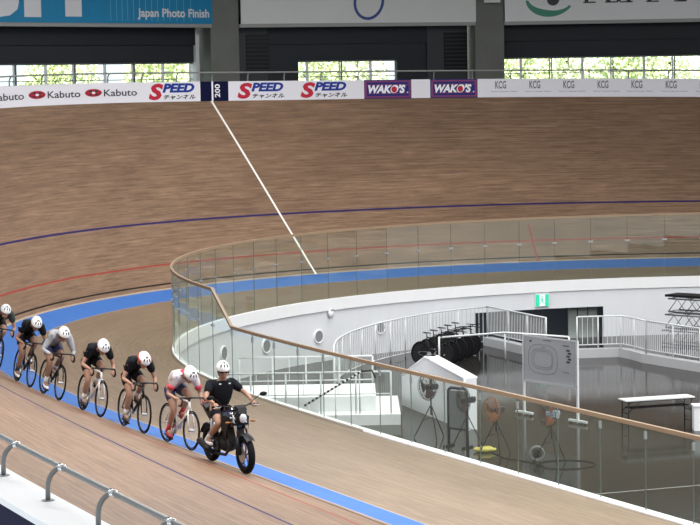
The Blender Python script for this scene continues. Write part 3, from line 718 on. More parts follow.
# ------------------------------------------------ stair platform with white balustrades
a = gp(401, 427, ZF); 
def prism_at(mb, px0, px1, depth0, depth1, z0, z1, mi=0):
    p = gd(px0, 400, depth0); q = gd(px1, 400, depth0); p.z = q.z = z0; f_ = FY*(depth1-depth0)
    mb.prism([p, q, q+f_, p+f_], UZ*(z1-z0), mi)
dA = 53.9
stp = tag(empty('stair_platform'), 'white stepped platform inside the glass fence behind the motorcycle', 'platform')
mb = MB(); prism_at(mb, 232, 376, dA+.6, dA+2.9, ZF, -1.57); mb.build('upper_step', M['white'], stp)
mb = MB(); prism_at(mb, 318, 400.5, dA, dA+3.2, ZF, -1.94); mb.build('lower_step', M['white'], stp)
def row_pts(px0, px1, n, depth, z): 
    out = []
    for i in range(n):
        p = gd(px0+(px1-px0)*i/(n-1), 400, depth); p.z = z; out.append(p)
    return out
fr = row_pts(391, 216, 6, dA+.15, -1.93)
balustrade(fr, 1.02, 'white balustrade along the front of the stepped platform', bar=.30, low=.48)
bk = row_pts(373, 240, 5, dA+3.0, -1.93)
balustrade(bk, 1.06, 'white balustrade along the back of the stepped platform', bar=.30, low=.45)
hr = tag(empty('handrail'), 'sloping black and white handrail beside the platform steps', 'handrail')
p0, p1 = gd(304, 406, dA-.4), gd(361, 371.5, dA-.4); p2 = gd(372, 370.5, dA-.4); p3 = gd(375.5, 378, dA-.4)
mb = MB(); L_ = (p1-p0); n = 15
mb.tube([p0, p1], .022, 8, 1)
for k in range(n): mb.tube([p0+L_*(k+.1)/n, p0+L_*(k+.62)/n], .028, 8, 0)
mb.tube([p1, p2, p2+(p3-p2)*.5, p3], .026, 8, 0); mb.build('grip', [M['black'], M['rail_white']], hr)
for u in (.08, .55, .97):
    q = p0+L_*u; mb = MB(); mb.tube([q, dn(q, max(ZF, q.z-1.0) if u > .3 else ZF)], .018, 6); mb.build('post', M['rail_white'], hr)

# white wedge block
wb_ = tag(empty('ramp_block'), 'white wedge shaped block with a sloping top below the parked bikes', 'block')
A, B, C = gp(402, 405, ZF), gp(465, 430.5, ZF), gp(477.5, 427.5, ZF)
def up_to(P, py): # height over P that reaches the row py
    v = P-CP; k = v.dot(CF); yy = 262.5-D['f']*v.dot(CU)/k; return P+UZ*((yy-py)/(D['f']/k))
tA, tB = up_to(A, 375), up_to(B, 378); mid = A.lerp(B, .40); tM = up_to(mid, 356.5)
mb = MB(); mb.prism([A, B, tB, tM, tA], RX*.30+FY*.13); mb.build('body', M['wall_white'], wb_)
ed = MB(); v_ = RX*.30+FY*.13
ed.tube([tA, tM, tB, B], .03, 6); ed.tube([tA+v_, tM+v_, tB+v_], .03, 6)
ed.build('edge_trim', M['white'], wb_)

# whiteboard on a stand
wr_, wl_ = gp(578, 424, ZF), gp(524.5, 415, ZF); t_ = (wr_-wl_).normalized(); L_ = (wr_-wl_).length; nf = Vector((t_.y, -t_.x, 0))
wbd = tag(empty('whiteboard', frame(wl_, t_)), 'grey rolling whiteboard with a drawn oval track diagram on the infield', 'whiteboard')
mb = MB()
mb.box((L_/2, 0, 1.45), (L_-.02, .03, 1.1)); mb.build('panel', mat('whiteboard_grey', (.30, .31, .33), .35), wbd)
mb = MB()
for z in (.90, 2.0): mb.box((L_/2, 0, z), (L_+.02, .05, .035))
for x in (.02, L_-.02): mb.box((x, 0, 1.45), (.035, .05, 1.1))
mb.build('frame', M['steel'], wbd)
mb = MB(); mb.box((L_/2, -.06, .88), (L_*.96, .08, .02)); mb.build('pen_tray', M['steel'], wbd)
for x in (0, L_):
    mb = MB(); mb.box((x, 0, 1.02), (.05, .05, 2.0)); lg = mb.build('post', M['rail_white'], wbd)
    mb = MB(); mb.box((x, 0, .07), (.07, 1.1, .05) if False else (.62, .07, .05)); mb.build('foot', M['rail_white'], wbd)
    mb = MB()
    for q in (-.25, .25): mb.disc((x+q, 0, .035), .035, .03, Vector((1, 0, 0)), Vector((0, 0, 1)), 10)
    mb.build('castor', M['black'], wbd)
def oval(mb, cx, cz, a, b, th, y=-.018):
    pts = []
    for i in range(40):
        an = 2*math.pi*i/40; ca, sa = math.cos(an), math.sin(an); e = .62
        pts.append((cx+a*math.copysign(abs(ca)**e, ca), y, cz+b*math.copysign(abs(sa)**e, sa)))
    mb.tube(pts, th, 4, closed=True)
mb = MB(); oval(mb, L_*.37, 1.46, L_*.27, .36, .006); oval(mb, L_*.37, 1.46, L_*.17, .20, .005); oval(mb, L_*.36, 1.46, L_*.20, .25, .005)
mb.build('track_diagram', M['text_grey'], wbd)
mb = MB()
for i in range(5): mb.box((L_*.84+.05*(i % 2), -.018, 1.75-.07*i), (.12, .006, .045))
mb.box((L_*.80, -.018, 1.86), (.22, .006, .02)); mb.box((L_*.14, -.018, 1.88), (.07, .006, .05)); mb.box((L_*.45, -.018, 1.93), (.3, .006, .015)); mb.box((L_*.38, -.018, 1.76), (.12, .006, .012))
mb.build('notes', M['text_black'], wbd)
mb = MB()
for i in range(4): mb.box((L_*.75+.06*i, -.018, 1.22-.012*(i % 2)), (.04, .006, .03))
mb.build('scribbles', M['text_grey'], wbd)

# folding table
tl = [gp(618, 399, ZF+.72), gp(693.5, 396.6, ZF+.72)]; tx = (tl[1]-tl[0]); TL = tx.length; c0 = gp(626, 401, ZF+.72); c1 = gp(695, 396.5, ZF+.72)
tX = (c1-c0).normalized(); TL = (c1-c0).length; 
tab = tag(empty('folding_table', frame(dn(c0, ZF), tX)), 'long narrow folding table with a pale top and black legs at the right', 'table')
mb = MB(); mb.box((TL/2, .22, .71), (TL, .45, .03)); mb.build('tabletop', mat('pale_tabletop', (.62, .64, .64), .35), tab)
mb = MB(); mb.box((TL/2, .22, .685), (TL-.02, .43, .025)); mb.build('apron', M['black'], tab)
for x in (.08, TL-.08):
    for y in (.04, .40):
        mb = MB(); mb.tube([(x, y, 0), (x, y, .68)], .016, 6); mb.build('leg', M['black'], tab)
    mb = MB(); mb.tube([(x, .04, .14), (x, .40, .14)], .012, 5); mb.tube([(x, .04, .40), (x, .40, .40)], .012, 5); mb.build('cross_bar', M['black'], tab)
    sx = 1 if x < 1 else -1
    mb = MB(); 
    for y in (.04, .40): mb.tube([(x, y, .42), (x+sx*.32, y, .67)], .010, 5)
    mb.build('brace', M['black'], tab)
mb = MB(); mb.box((TL/2, .22, .52), (TL-.25, .30, .02)); mb.build('lower_shelf', M['black'], tab)
bx = gp(697, 431, ZF); 
bxo = tag(empty('plastic_box', frame(bx+RX*.15, RX)), 'white plastic box on the floor beside the right end of the folding table', 'box')
mb = MB(); mb.box((0, .2, .28), (.42, .36, .56)); mb.build('body', M['white'], bxo); mb = MB(); mb.box((0, .2, .58), (.46, .40, .04)); mb.build('lid', M['board_white'], bxo)

# ------------------------------------------------ stand fans
def fan(px, py, hh, yaw, Rr, face, cover, label, guard_mat, blade_mat, motor_mat):
    p = gp(px, py, ZF); t = tag(empty('stand_fan', Matrix.Translation(p) @ Matrix.Rotation(math.radians(yaw)+math.radians(D['yaw']), 4, 'Z')), label, 'fan', 'stand fans behind the glass fence')
    mb = MB(); mb.tube([(0, 0, .55), (0, 0, hh)], .018, 8); mb.build('pole', M['black'], t)
    for k in range(3):
        a = math.radians(90+120*k+10); mb = MB(); mb.tube([(0, 0, .80), (math.cos(a)*.42, math.sin(a)*.42, .01)], .013, 6); mb.tube([(0, 0, .50), (math.cos(a)*.2, math.sin(a)*.2, .42)], .008, 5); mb.build('leg', M['black'], t)
    mb = MB(); mb.box((0, .06, hh+.04), (.13, .20, .13)); mb.disc((0, .17, hh+.05), .06, .04, Vector((1, 0, 0)), Vector((0, 0, 1)), 14); mb.build('motor', motor_mat, t); mb = MB(); mb.disc((0, .195, hh+.05), .035, .006, Vector((1, 0, 0)), Vector((0, 0, 1)), 12); mb.box((-.068, .10, hh+.05), (.006, .07, .06)); mb.build('badge', M['board_white'], t)
    g = MB(); cy = -.10
    for r_, y_, q in ((Rr, cy, .010), (Rr*.93, cy-.06, .006), (Rr*.93, cy+.06, .006), (Rr*.6, cy-.10, .005), (Rr*.6, cy+.09, .005), (Rr*.3, cy-.115, .005), (Rr*.3, cy+.10, .005)): g.torus((0, y_, hh+.05), r_, q, (1, 0, 0), (0, 0, 1), 28, 5)
    for k in range(24):
        a = 2*math.pi*k/24; ca, sa = math.cos(a), math.sin(a); g.tube([(ca*.06, cy-.12, hh+.05+sa*.06), (ca*Rr*.6, cy-.10, hh+.05+sa*Rr*.6), (ca*Rr, cy, hh+.05+sa*Rr)], .003, 4); g.tube([(ca*.06, cy+.11, hh+.05+sa*.06), (ca*Rr*.6, cy+.09, hh+.05+sa*Rr*.6), (ca*Rr, cy, hh+.05+sa*Rr)], .003, 4)
    gu = g.build('guard', guard_mat, t)
    for k in range(3):
        b = MB(); a0 = math.radians(120*k+20); rows = []
        for i in range(6):
            u = i/5; r0 = Rr*(.15+.72*u)
            rows.append([(math.cos(a0+v)*r0, cy+.05*(v-.45)*1.4, hh+.05+math.sin(a0+v)*r0) for v in [x*1.15/4*(.8+.4*u) for x in range(5)]])
        b.grid(rows, smooth=True); b.build('blade', blade_mat, t)
    b = MB(); b.ell((0, cy, hh+.05), (.07, .05, .07)); b.build('hub', motor_mat, t)
    return t
orange = mat('orange_blade', (.36, .13, .06), .5); maroon = mat('dark_blade', (.10, .06, .07), .4); greyg = mat('guard_grey', (.035, .035, .04), .5); blu = mat('dark_motor', (.03, .03, .05), .4)
fan(431.5, 438.5, 1.17, -55, .31, 0, 0, 'large dark stand fan furthest left, beside the white wedge block', greyg, maroon, blu)
fan(468, 450, 1.10, -70, .29, 0, 0, 'stand fan with a boxy motor in front of the dark framed panel', greyg, maroon, blu)
fan(496.5, 455.5, .98, -62, .29, 0, 0, 'stand fan with orange blades, second from the right of the fans', mat('orange_guard', (.25, .12, .07), .5), orange, blu)
fan(552, 464, 1.05, -60, .29, 0, 0, 'stand fan with orange blades and a pale blue motor, furthest right of the fans', greyg, orange, mat('pale_blue_motor', (.35, .45, .62), .4))
# dark framed panel
p = gp(449, 446, ZF); q = gp(467.5, 448, ZF); X_ = (q-p).normalized(); Lp = (q-p).length
dp_ = tag(empty('framed_panel', frame(p, X_)), 'upright panel in a rounded dark frame between the two left stand fans', 'panel')
mb = MB(); pts = [(0, 0, .02), (0, 0, 1.25)]+[(.10-.10*math.cos(a), 0, 1.25+.10*math.sin(a)) for a in np.linspace(.3, 1.57, 4)]+[(Lp-.10+.10*math.sin(a), 0, 1.25+.10*math.cos(a)) for a in np.linspace(0, 1.3, 4)]+[(Lp, 0, 1.25), (Lp, 0, .02)]
mb.tube(pts, .035, 8); mb.tube([(0, 0, .42), (Lp, 0, .42)], .03, 6); mb.build('frame', mat('dark_blue_frame', (.02, .025, .06), .4), dp_)
mb = MB(); mb.box((Lp/2, .0, .86), (Lp-.06, .02, .85)); mb.build('panel', mat('smoky_panel', (.16, .17, .18), .4), dp_)
for x in (0, Lp):
    mb = MB(); mb.box((x, 0, .02), (.04, .4, .04)); mb.build('foot', M['black'], dp_)
# yellow bag, cable loop, coil
p = gp(485, 452, ZF); t = tag(empty('yellow_bag', frame(p, RX)), 'small crumpled yellow and black bag on the floor by the fence', 'bag')
mb = MB(); rr = random.Random(3)
mb.ell((0, 0, .06), (.26, .12, .075), nu=18, nv=8); mb.v = [(x+rr.uniform(-.015, .015), y+rr.uniform(-.015, .015), max(0, z+rr.uniform(-.012, .012))) for x, y, z in mb.v]; mb.build('body', mat('yellow_fabric', (.60, .52, .12), .7), t)
mb = MB(); mb.tube([(-.2, 0, .1), (-.1, -.05, .16), (.1, -.04, .17), (.22, 0, .1)], .014, 6); mb.build('strap', M['black'], t)
cc = gp(566, 465, ZF)
mb = MB(); pts = []
for i in range(48):
    a = 2*math.pi*i/48; pts.append(cc+RX*.62*math.cos(a)+FY*.55*math.sin(a)+UZ*.012)
mb.tube(pts, .011, 5, closed=True); tag(mb.build('cable_loop', M['rubber']), 'loop of black cable lying on the floor at the right fan', 'cable')
cc = gp(537, 461, ZF); t = tag(empty('cable_reel', frame(cc, RX)), 'small black and grey cable reel at the foot of the right fan', 'cable reel')
mb = MB()
for y in (-.06, .06): mb.torus((0, y, .17), .15, .018, (1, 0, 0), (0, 0, 1), 24, 6)
mb.build('flange', mat('grey_flange', (.16, .16, .17), .5), t); mb = MB(); mb.tube([(0, -.06, .17), (0, .06, .17)], .09, 14); mb.build('drum', M['black'], t)
mb = MB(); mb.tube([gp(488, 451, ZF+.01), gp(505, 458, ZF+.01), gp(530, 462, ZF+.01), gp(543, 466, ZF+.01)], .01, 5); tag(mb.build('floor_cable', M['rubber']), 'thin black cable running between the two orange fans', 'cable')

# ================================================================== bicycles
def wheel(name, c, R, parent, tyre, rim, disc=False, spokes=20, tw=.012):
    mb = MB(); mb.torus(c, R-tw, tw, (1, 0, 0), (0, 0, 1), 40, 8); wo = mb.build(name, tyre, parent)
    if disc:
        mb = MB(); mb.disc(c, R-.02, .012, Vector((1, 0, 0)), Vector((0, 0, 1)), 40); mb.build('disc_cover', rim, wo)
    else:
        mb = MB(); mb.torus(c, R-.040, .013, (1, 0, 0), (0, 0, 1), 40, 6); mb.build('rim', rim, wo)
        mb = MB()
        for k in range(spokes):
            a = 2*math.pi*k/spokes; mb.tube([Vector(c)+Vector((0, .02*(-1)**k, 0)), Vector(c)+Vector((math.cos(a)*(R-.05), 0, math.sin(a)*(R-.05)))], .0016, 3)
        mb.build('spokes', M['steel'], wo)
    mb = MB(); mb.tube([Vector(c)-Vector((0, .05, 0)), Vector(c)+Vector((0, .05, 0))], .02, 8); mb.build('hub', M['steel'], wo)
    return wo
def bicycle(label, fm, rim=None, Mx=None, crank=-90, disc=False, aero=False, spokes=20, group=None, tape=None):
    t = tag(empty('track_bicycle'), label, 'bicycle', group); rim = rim or M['carbon']; tape = tape or M['black']
    wheel('wheel', (0, 0, .335), .335, t, M['rubber'], rim, disc, spokes, .03 if disc else .012); wheel('wheel', (.98, 0, .335), .335, t, M['rubber'], rim, disc, spokes, .03 if disc else .012)
    BBp, SC, HT, HB_, RH, FH = (.41, 0, .29), (.24, 0, .80), (.845, 0, .80), (.885, 0, .66), (0, 0, .335), (.98, 0, .335)
    mb = MB(); mb.tube([HB_, BBp], [.024, .026], 8); mb.tube([SC, HT], .016, 8); mb.tube([SC, BBp], .019, 8); mb.tube([HT, HB_], .022, 8)
    for y in (-.045, .045): mb.tube([(.40, y*.7, .29), (0, y, .335)], .011, 6); mb.tube([(.25, y*.5, .76), (0, y, .335)], .009, 6)
    mb.build('frame', fm, t)
    mb = MB()
    for y in (-.05, .05): mb.tube([(.885, y*.6, .66), (.92, y, .54), (.98, y, .335)], [.014, .013, .009], 6)
    mb.tube([(.885, -.03, .66), (.885, .03, .66)], .018, 8); mb.build('fork', fm, t)
    mb = MB(); mb.tube([SC, (.215, 0, .91)], .014, 8); mb.build('seatpost', M['carbon'], t)
    mb = MB(); mb.ell((.17, 0, .935), (.09, .075, .022), nu=14, nv=6); mb.ell((.27, 0, .935), (.14, .028, .018), nu=14, nv=6); mb.build('saddle', M['black'], t)
    mb = MB(); mb.tube([HT, (.83, 0, .85), (.91, 0, .87)], .015, 8); mb.tube([(.91, -.20, .875), (.91, .20, .875)], .0135, 8)
    hbo = mb.build('handlebar', M['carbon'], t)
    if aero:
        mb = MB()
        for y in (-.05, .05): mb.tube([(.86, y, .92), (1.12, y, .95), (1.17, y, 1.0)], .012, 6)
        for y in (-.09, .09): mb.box((.84, y, .935), (.12, .08, .02))
        for y in (-.2, .2): mb.tube([(.91, y, .875), (1.02, y*1.05, .86)], .014, 6)
        mb.build('aero_extension', M['black'], hbo)
    else:
        for y in (-.20, .20):
            mb = MB(); mb.tube([(.91, y, .875), (.965, y*1.02, .872), (1.01, y*1.03, .84), (1.01, y*1.05, .78), (.965, y*1.06, .745), (.89, y*1.06, .745)], .0155, 8); mb.build('drop', tape, hbo)
    cr = math.radians(crank); c_, s_ = math.cos(cr), math.sin(cr)
    mb = MB(); mb.torus((.41, -.045, .29), .092, .006, (1, 0, 0), (0, 0, 1), 28, 5); mb.disc((.41, -.045, .29), .088, .004, Vector((1, 0, 0)), Vector((0, 0, 1)))
    mb.tube([(.41, -.06, .29), (.41+.165*c_, -.075, .29+.165*s_)], .012, 6); mb.tube([(.41, .06, .29), (.41-.165*c_, .075, .29-.165*s_)], .012, 6); mb.tube([(.41, -.06, .29), (.41, .06, .29)], .018, 8)
    cs = mb.build('crankset', M['steel'], t)
    for sg in (1, -1):
        mb = MB(); mb.box((.41+sg*.165*c_, -sg*.12, .29+sg*.165*s_), (.085, .07, .02)); mb.build('pedal', M['black'], cs)
    mb = MB()
    mb.tube([(.41, -.045, .382), (0, -.045, .372)], .005, 4); mb.tube([(.41, -.045, .198), (0, -.045, .298)], .005, 4); mb.build('chain', M['steel'], t)
    if Mx is not None: t.matrix_world = Mx
    return t, Vector((.41+.165*c_, -.12, .29+.165*s_)), Vector((.41-.165*c_, .12, .29-.165*s_))

# parked time trial bikes
rk = gp(437, 364, ZF)
rack = tag(empty('bike_rack'), 'white rail rack holding the parked black bikes', 'rack')
ra, rb, rc = gp(441.5, 339, ZF+.86), gp(520, 331, ZF+.95), gp(566, 336, ZF+.95)
ra = gd(439, 337.5, 64.6); rb = gd(505, 332.5, 66.2); rc = gd(569, 337, 63.8); 
mb = MB(); mb.tube([ra, rb, rc], .03, 8); mb.build('top_rail', M['rail_white'], rack)
for q in (ra, rb, rc):
    mb = MB(); mb.tube([q, dn(q, ZF)], .03, 8); mb.build('post', M['rail_white'], rack)
o0 = gp(424, 372, ZF); bd = (RX*.72-FY*.69).normalized()
stepv = (gp(466, 357, ZF)-gp(436, 369, ZF))/4
names_p = ['nearest', 'second nearest', 'middle', 'second furthest', 'furthest']
for k in range(5):
    p = gp(419, 364, ZF)+stepv*k*.95
    M_ = frame(p, bd) @ Matrix.Rotation(math.radians(-7+2*(k % 2)), 4, 'X')
    bicycle('parked black bicycle with disc wheels, %s of the five in the row' % names_p[k], M['carbon'], None, M_, crank=20*k, disc=True, aero=True, spokes=14, group='parked time trial bikes')

# ================================================================== people
def skin_mesh(nodes, edges, root=0, sub=1):
    me = bpy.data.meshes.new('skin'); me.from_pydata([n[0] for n in nodes], edges, []); o = bpy.data.objects.new('skin', me); COL.objects.link(o)
    md = o.modifiers.new('Skin', 'SKIN'); md.use_smooth_shade = True
    sv = me.skin_vertices[0].data
    for i, n in enumerate(nodes):
        r = n[1]; sv[i].radius = (r, r) if not isinstance(r, tuple) else r; sv[i].use_root = (i == root)
    if sub: s_ = o.modifiers.new('Sub', 'SUBSURF'); s_.levels = sub; s_.render_levels = sub
    dg = bpy.context.evaluated_depsgraph_get(); dg.update(); m2 = bpy.data.meshes.new_from_object(o.evaluated_get(dg))
    V = [v.co.copy() for v in m2.vertices]; Fc = [tuple(p.vertices) for p in m2.polygons]
    bpy.data.objects.remove(o); bpy.data.meshes.remove(me); bpy.data.meshes.remove(m2); return V, Fc
def ik(a, b, l1, l2, hint):
    a, b, hint = Vector(a), Vector(b), Vector(hint); d_ = b-a; L = min(d_.length, (l1+l2)*.999); u = d_.normalized()
    x = (l1*l1-l2*l2+L*L)/(2*L); y = math.sqrt(max(0, l1*l1-x*x)); n = hint-u*hint.dot(u); return a+u*x+n.normalized()*y
def limb(pts, rs, n=12, mb=None, mi=0, per=5):
    """tapered rounded tube through the joints"""
    pts = [Vector(p) for p in pts]; P, R = [], []
    sm = smooth_line(pts, 1e-9) if False else None
    N = len(pts)
    for i in range(N-1):
        for k in range(per):
            u = k/per; P.append(pts[i].lerp(pts[i+1], u)); R.append(rs[i]+(rs[i+1]-rs[i])*(u*u*(3-2*u)))
    P.append(pts[-1]); R.append(rs[-1])
    # round the joints a little
    for _ in range(2):
        Q = P[:]
        for i in range(1, len(P)-1): Q[i] = P[i-1]*.25+P[i]*.5+P[i+1]*.25
        P = Q
    mb.tube(P, R, n, mi); return mb
def helmet(parent, c, Mh, mt, accent=None, long_=False):
    """shell over the skull; Mh columns: forward, left, up of the head"""
    f, l, u = Mh; mb = MB(); vs = []; nu, nv = 22, 9
    for j in range(nv+1):
        t = math.radians(-8+98*j/nv)
        for i in range(nu):
            a = 2*math.pi*i/nu; ca, sa = math.cos(a), math.sin(a)
            rx = .145 if ca > 0 else .165; vs.append(c+f*(rx*ca*math.cos(t)-.01)+l*(.110*sa*math.cos(t))+u*(.120*math.sin(t)+.015+(.02 if ca < -.5 and j == 0 else 0)))
    mb.add(vs, [(j*nu+i, j*nu+(i+1) % nu, (j+1)*nu+(i+1) % nu, (j+1)*nu+i) for j in range(nv) for i in range(nu)], 0, True)
    ho = tag(mb.build('helmet', mt, parent))
    def sp(a, t, k=1.02): a = math.radians(a); t = math.radians(t); ca = math.cos(a); rx = .145 if ca > 0 else .165; return c+f*(rx*k*ca*math.cos(t)-.01)+l*(.110*k*math.sin(a)*math.cos(t))+u*(.120*k*math.sin(t)+.015)
    mb = MB()
    for a, t0, t1 in ((0, 25, 48), (32, 20, 50), (-32, 20, 50), (14, 52, 70), (-14, 52, 70)):
        mb.tube([sp(a, t0+(t1-t0)*k/4) for k in range(5)], [.004, .009, .011, .009, .004], 6)
    mb.build('vents', M['black'], ho)
    if accent is not None:
        mb = MB()
        for sg in (1, -1):
            for t_ in (3, 11): mb.tube([sp(sg*a, t_, 1.01) for a in range(50, 151, 14)], [.003]+[.014]*6+[.003], 6)
        mb.build('side_stripe', accent, ho)
    mb = MB()
    for sg in (1, -1): mb.tube([c+f*.03+l*sg*.098-u*.005, c+f*.035+l*sg*.075-u*.085, c+f*.05-u*.125], .006, 5)
    mb.build('chin_strap', M['black'], ho)
    return ho
def hand_fingers(mb, w, d, side, up, bar, mi=0):
    """five curled fingers round the bar; w wrist, d direction of the palm, bar axis of what is held"""
    w, d, side, bar = Vector(w), Vector(d).normalized(), Vector(side), Vector(bar).normalized()
    palm = w+d*.05; dn_ = -Vector(up).normalized()
    mb.ell(palm, (.045, .040, .020), d, bar, d.cross(bar).normalized(), 12, 8, mi)
    for k, (L_, o) in enumerate(((.070, -.030), (.080, -.010), (.075, .010), (.060, .028))):
        b = palm+d*.035+bar*o; mb.tube([b-d*.01, b+d*L_*.38+dn_*.006, b+d*L_*.48+dn_*.034, b+d*L_*.18+dn_*.052], [.0095, .009, .0085, .007], 6, mi)
    tb = palm-d*.01+side*.03; mb.tube([tb, tb+d*.025+side*.012+dn_*.02, tb+d*.035-side*.004+dn_*.045], [.011, .010, .008], 6, mi)
SKIN = mat('skin', (.36, .205, .145), .6, spec=.3); SKIN2 = mat('tanned_skin', (.29, .16, .11), .6, spec=.3); EYE = mat('eye_white', (.7, .7, .68), .3); HAIR = mat('dark_hair', (.02, .015, .012), .7); LIP = mat('lips', (.38, .14, .12), .5)
def person(label, Mx, pose, c, group=None):
    """pose: dict of joints in the local frame of the machine (x forward, y left, z up)"""
    t = tag(empty('person', Mx), label, 'person', group)
    P = pose; hipL, hipR = P['hip']; shL, shR = P['sh']; pel, sp1, chest, nb, hd = P['pel'], P['sp'], P['chest'], P['neck'], P['head']
    kn = [ik(P['hip'][i], P['ank'][i], .44, .43, P.get('kneehint', (1, 0, .3))) for i in (0, 1)]
    el = [ik(P['sh'][i], P['wr'][i], .30, .27, P['elhint'][i]) for i in (0, 1)]
    mb = MB()
    nodes = [(pel, .105), (sp1, .095), (chest, .105), (nb, .058), (Vector(nb).lerp(Vector(hd), .6), .055)]; edges = [(0, 1), (1, 2), (2, 3), (3, 4)]
    for i, sg in ((0, 1), (1, -1)):
        b = len(nodes); nodes += [(P['hip'][i], .10), (Vector(P['hip'][i]).lerp(kn[i], .45), .090), (kn[i], .060), (kn[i].lerp(Vector(P['ank'][i]), .32), .062), (P['ank'][i], .034)]
        edges += [(0, b), (b, b+1), (b+1, b+2), (b+2, b+3), (b+3, b+4)]
        b = len(nodes); nodes += [(P['sh'][i], .042), (Vector(P['sh'][i]).lerp(el[i], .5), .044), (el[i], .038), (el[i].lerp(Vector(P['wr'][i]), .3), .038), (P['wr'][i], .026)]
        edges += [(2, b), (b, b+1), (b+1, b+2), (b+2, b+3), (b+3, b+4)]
    V, Fc = skin_mesh(nodes, edges, 0, 1); mb.add(V, Fc, 0, True)
    f, l, u = P['hax']
    hd = Vector(hd)
    mb.ell(hd, (.098, .076, .118), f, l, u, 18, 12, 0)
    mb.ell(hd+f*.035-u*.065, (.062, .056, .055), f, l, u, 14, 8, 0)         # jaw
    mb.ell(hd+f*.100-u*.018, (.020, .014, .028), f, l, u, 8, 6, 0)          # nose
    for sg in (1, -1):
        mb.ell(hd+l*sg*.078-u*.012, (.018, .010, .032), f, l, u, 8, 6, 0)   # ear
        mb.ell(hd+f*.086+l*sg*.032+u*.010, (.010, .015, .009), f, l, u, 8, 6, 1)
        mb.ell(hd+f*.094+l*sg*.032+u*.010, (.004, .006, .006), f, l, u, 6, 4, 2)
        mb.tube([hd+f*.090+l*sg*.018+u*.030, hd+f*.088+l*sg*.048+u*.028], .004, 5, 2)
    mb.tube([hd+f*.094-l*.024-u*.062, hd+f*.099-u*.060, hd+f*.094+l*.024-u*.062], .006, 6, 3)
    for i, sg in ((0, 1), (1, -1)):
        d_ = (Vector(P['wr'][i])-el[i]).normalized(); hdv = Vector(P['hdir']) if 'hdir' in P else d_
        hand_fingers(mb, P['wr'][i], hdv, Vector((0, -sg, 0)), P['hup'], P['bar'][i], 0)
        a = Vector(P['ank'][i]); mb.ell(a+Vector((.05, 0, -.03)), (.10, .036, .035), P['foot'][i], Vector((0, 1, 0)), Vector(P['foot'][i]).cross(Vector((0, 1, 0)))*1, 10, 6, 0)
    mb.build('body', [c.get('skin', SKIN), EYE, HAIR, LIP], t)
    # hair below the helmet
    mb = MB(); mb.ell(hd-f*.025+u*.012, (.088, .080, .110), f, l, u, 16, 10); mb.build('hair', HAIR, t)
    # jersey
    nodes = [(Vector(pel).lerp(Vector(sp1), -.35), .135), (sp1, P.get('waist', .148)), (chest, .168), (Vector(chest).lerp(Vector(nb), .72), .085)]; edges = [(0, 1), (1, 2), (2, 3)]
    sl = P.get('sleeve', .62)
    for i in (0, 1):
        b = len(nodes); s0 = Vector(P['sh'][i]); nodes += [(s0, .090), (s0.lerp(el[i], sl*.5), .076), (s0.lerp(el[i], sl), .060)]; edges += [(2, b), (b, b+1), (b+1, b+2)]
        if c.get('long'):
            nodes += [(el[i], .047), (el[i].lerp(Vector(P['wr'][i]), .92), .034)]; edges += [(b+2, b+3), (b+3, b+4)]
    V, Fc = skin_mesh(nodes, edges, 0, 1); mb = MB(); mb.add(V, Fc, 0, True)
    for i in (0, 1): mb.ell(Vector(P['sh'][i])+(Vector(chest)-Vector(P['sh'][i]))*.12, (.092, .088, .090), nu=16, nv=10)
    jo = mb.build('jersey', c['jersey'], t)
    if 'cuff' in c:
        for i in (0, 1):
            s0 = Vector(P['sh'][i]); mb = MB(); mb.tube([s0.lerp(el[i], sl-.12), s0.lerp(el[i], sl+.10)], [.061, .058], 12); mb.build('cuff', c['cuff'], jo)
    if 'collar' in c:
        mb = MB(); q = Vector(chest).lerp(Vector(nb), .55); mb.ell(q+Vector((-.02, 0, .03)), (.12, .10, .075), nu=14, nv=8); mb.build('collar', c['collar'], jo)
    if 'chest_print' in c:
        mb = MB()
        for dy, dz in ((-.08, .08), (.08, .08)):
            mb.box(Vector(chest)+Vector((.148, dy, dz)), (.006, .032, .018))
        mb.build('chest_print', c['chest_print'], jo)
    # shorts
    nodes = [(Vector(pel).lerp(Vector(sp1), .25), .137), (pel, .142)]; edges = [(0, 1)]
    for i in (0, 1):
        b = len(nodes); h0 = Vector(P['hip'][i]); nodes += [(h0, .115), (h0.lerp(kn[i], .4), .104), (h0.lerp(kn[i], .74), .086)]; edges += [(1, b), (b, b+1), (b+1, b+2)]
    V, Fc = skin_mesh(nodes, edges, 1, 1); mb = MB(); mb.add(V, Fc, 0, True); mb.build('shorts', c['shorts'], t)
    for i in (0, 1):
        a = Vector(P['ank'][i]); fd = Vector(P['foot'][i]).normalized(); up_ = fd.cross(Vector((0, 1, 0)))*-1
        if up_.z < 0: up_ = -up_
        mb = MB(); mb.tube([a+(kn[i]-a).normalized()*.13, a+(kn[i]-a).normalized()*.05, a-up_*.01], [.042, .039, .042], 12); mb.build('sock', c['sock'], t)
        mb = MB(); s0 = a-up_*.055
        mb.ell(s0+fd*.06, (.135, .043, .042), fd, Vector((0, 1, 0)), up_, 14, 8); mb.ell(s0-fd*.02+up_*.02, (.06, .040, .05), fd, Vector((0, 1, 0)), up_, 12, 8)
        so_ = mb.build('shoe', c['shoe'], t)
        mb = MB(); mb.prism([s0-fd*.07-Vector((0, .035, 0))-up_*.045, s0+fd*.19-Vector((0, .03, 0))-up_*.045, s0+fd*.19+Vector((0, .03, 0))-up_*.045, s0-fd*.07+Vector((0, .035, 0))-up_*.045], up_*.015); mb.build('sole', M['black'], so_)
    helmet(t, hd+u*.025, (f, l, u), c['helmet'], c.get('haccent'))
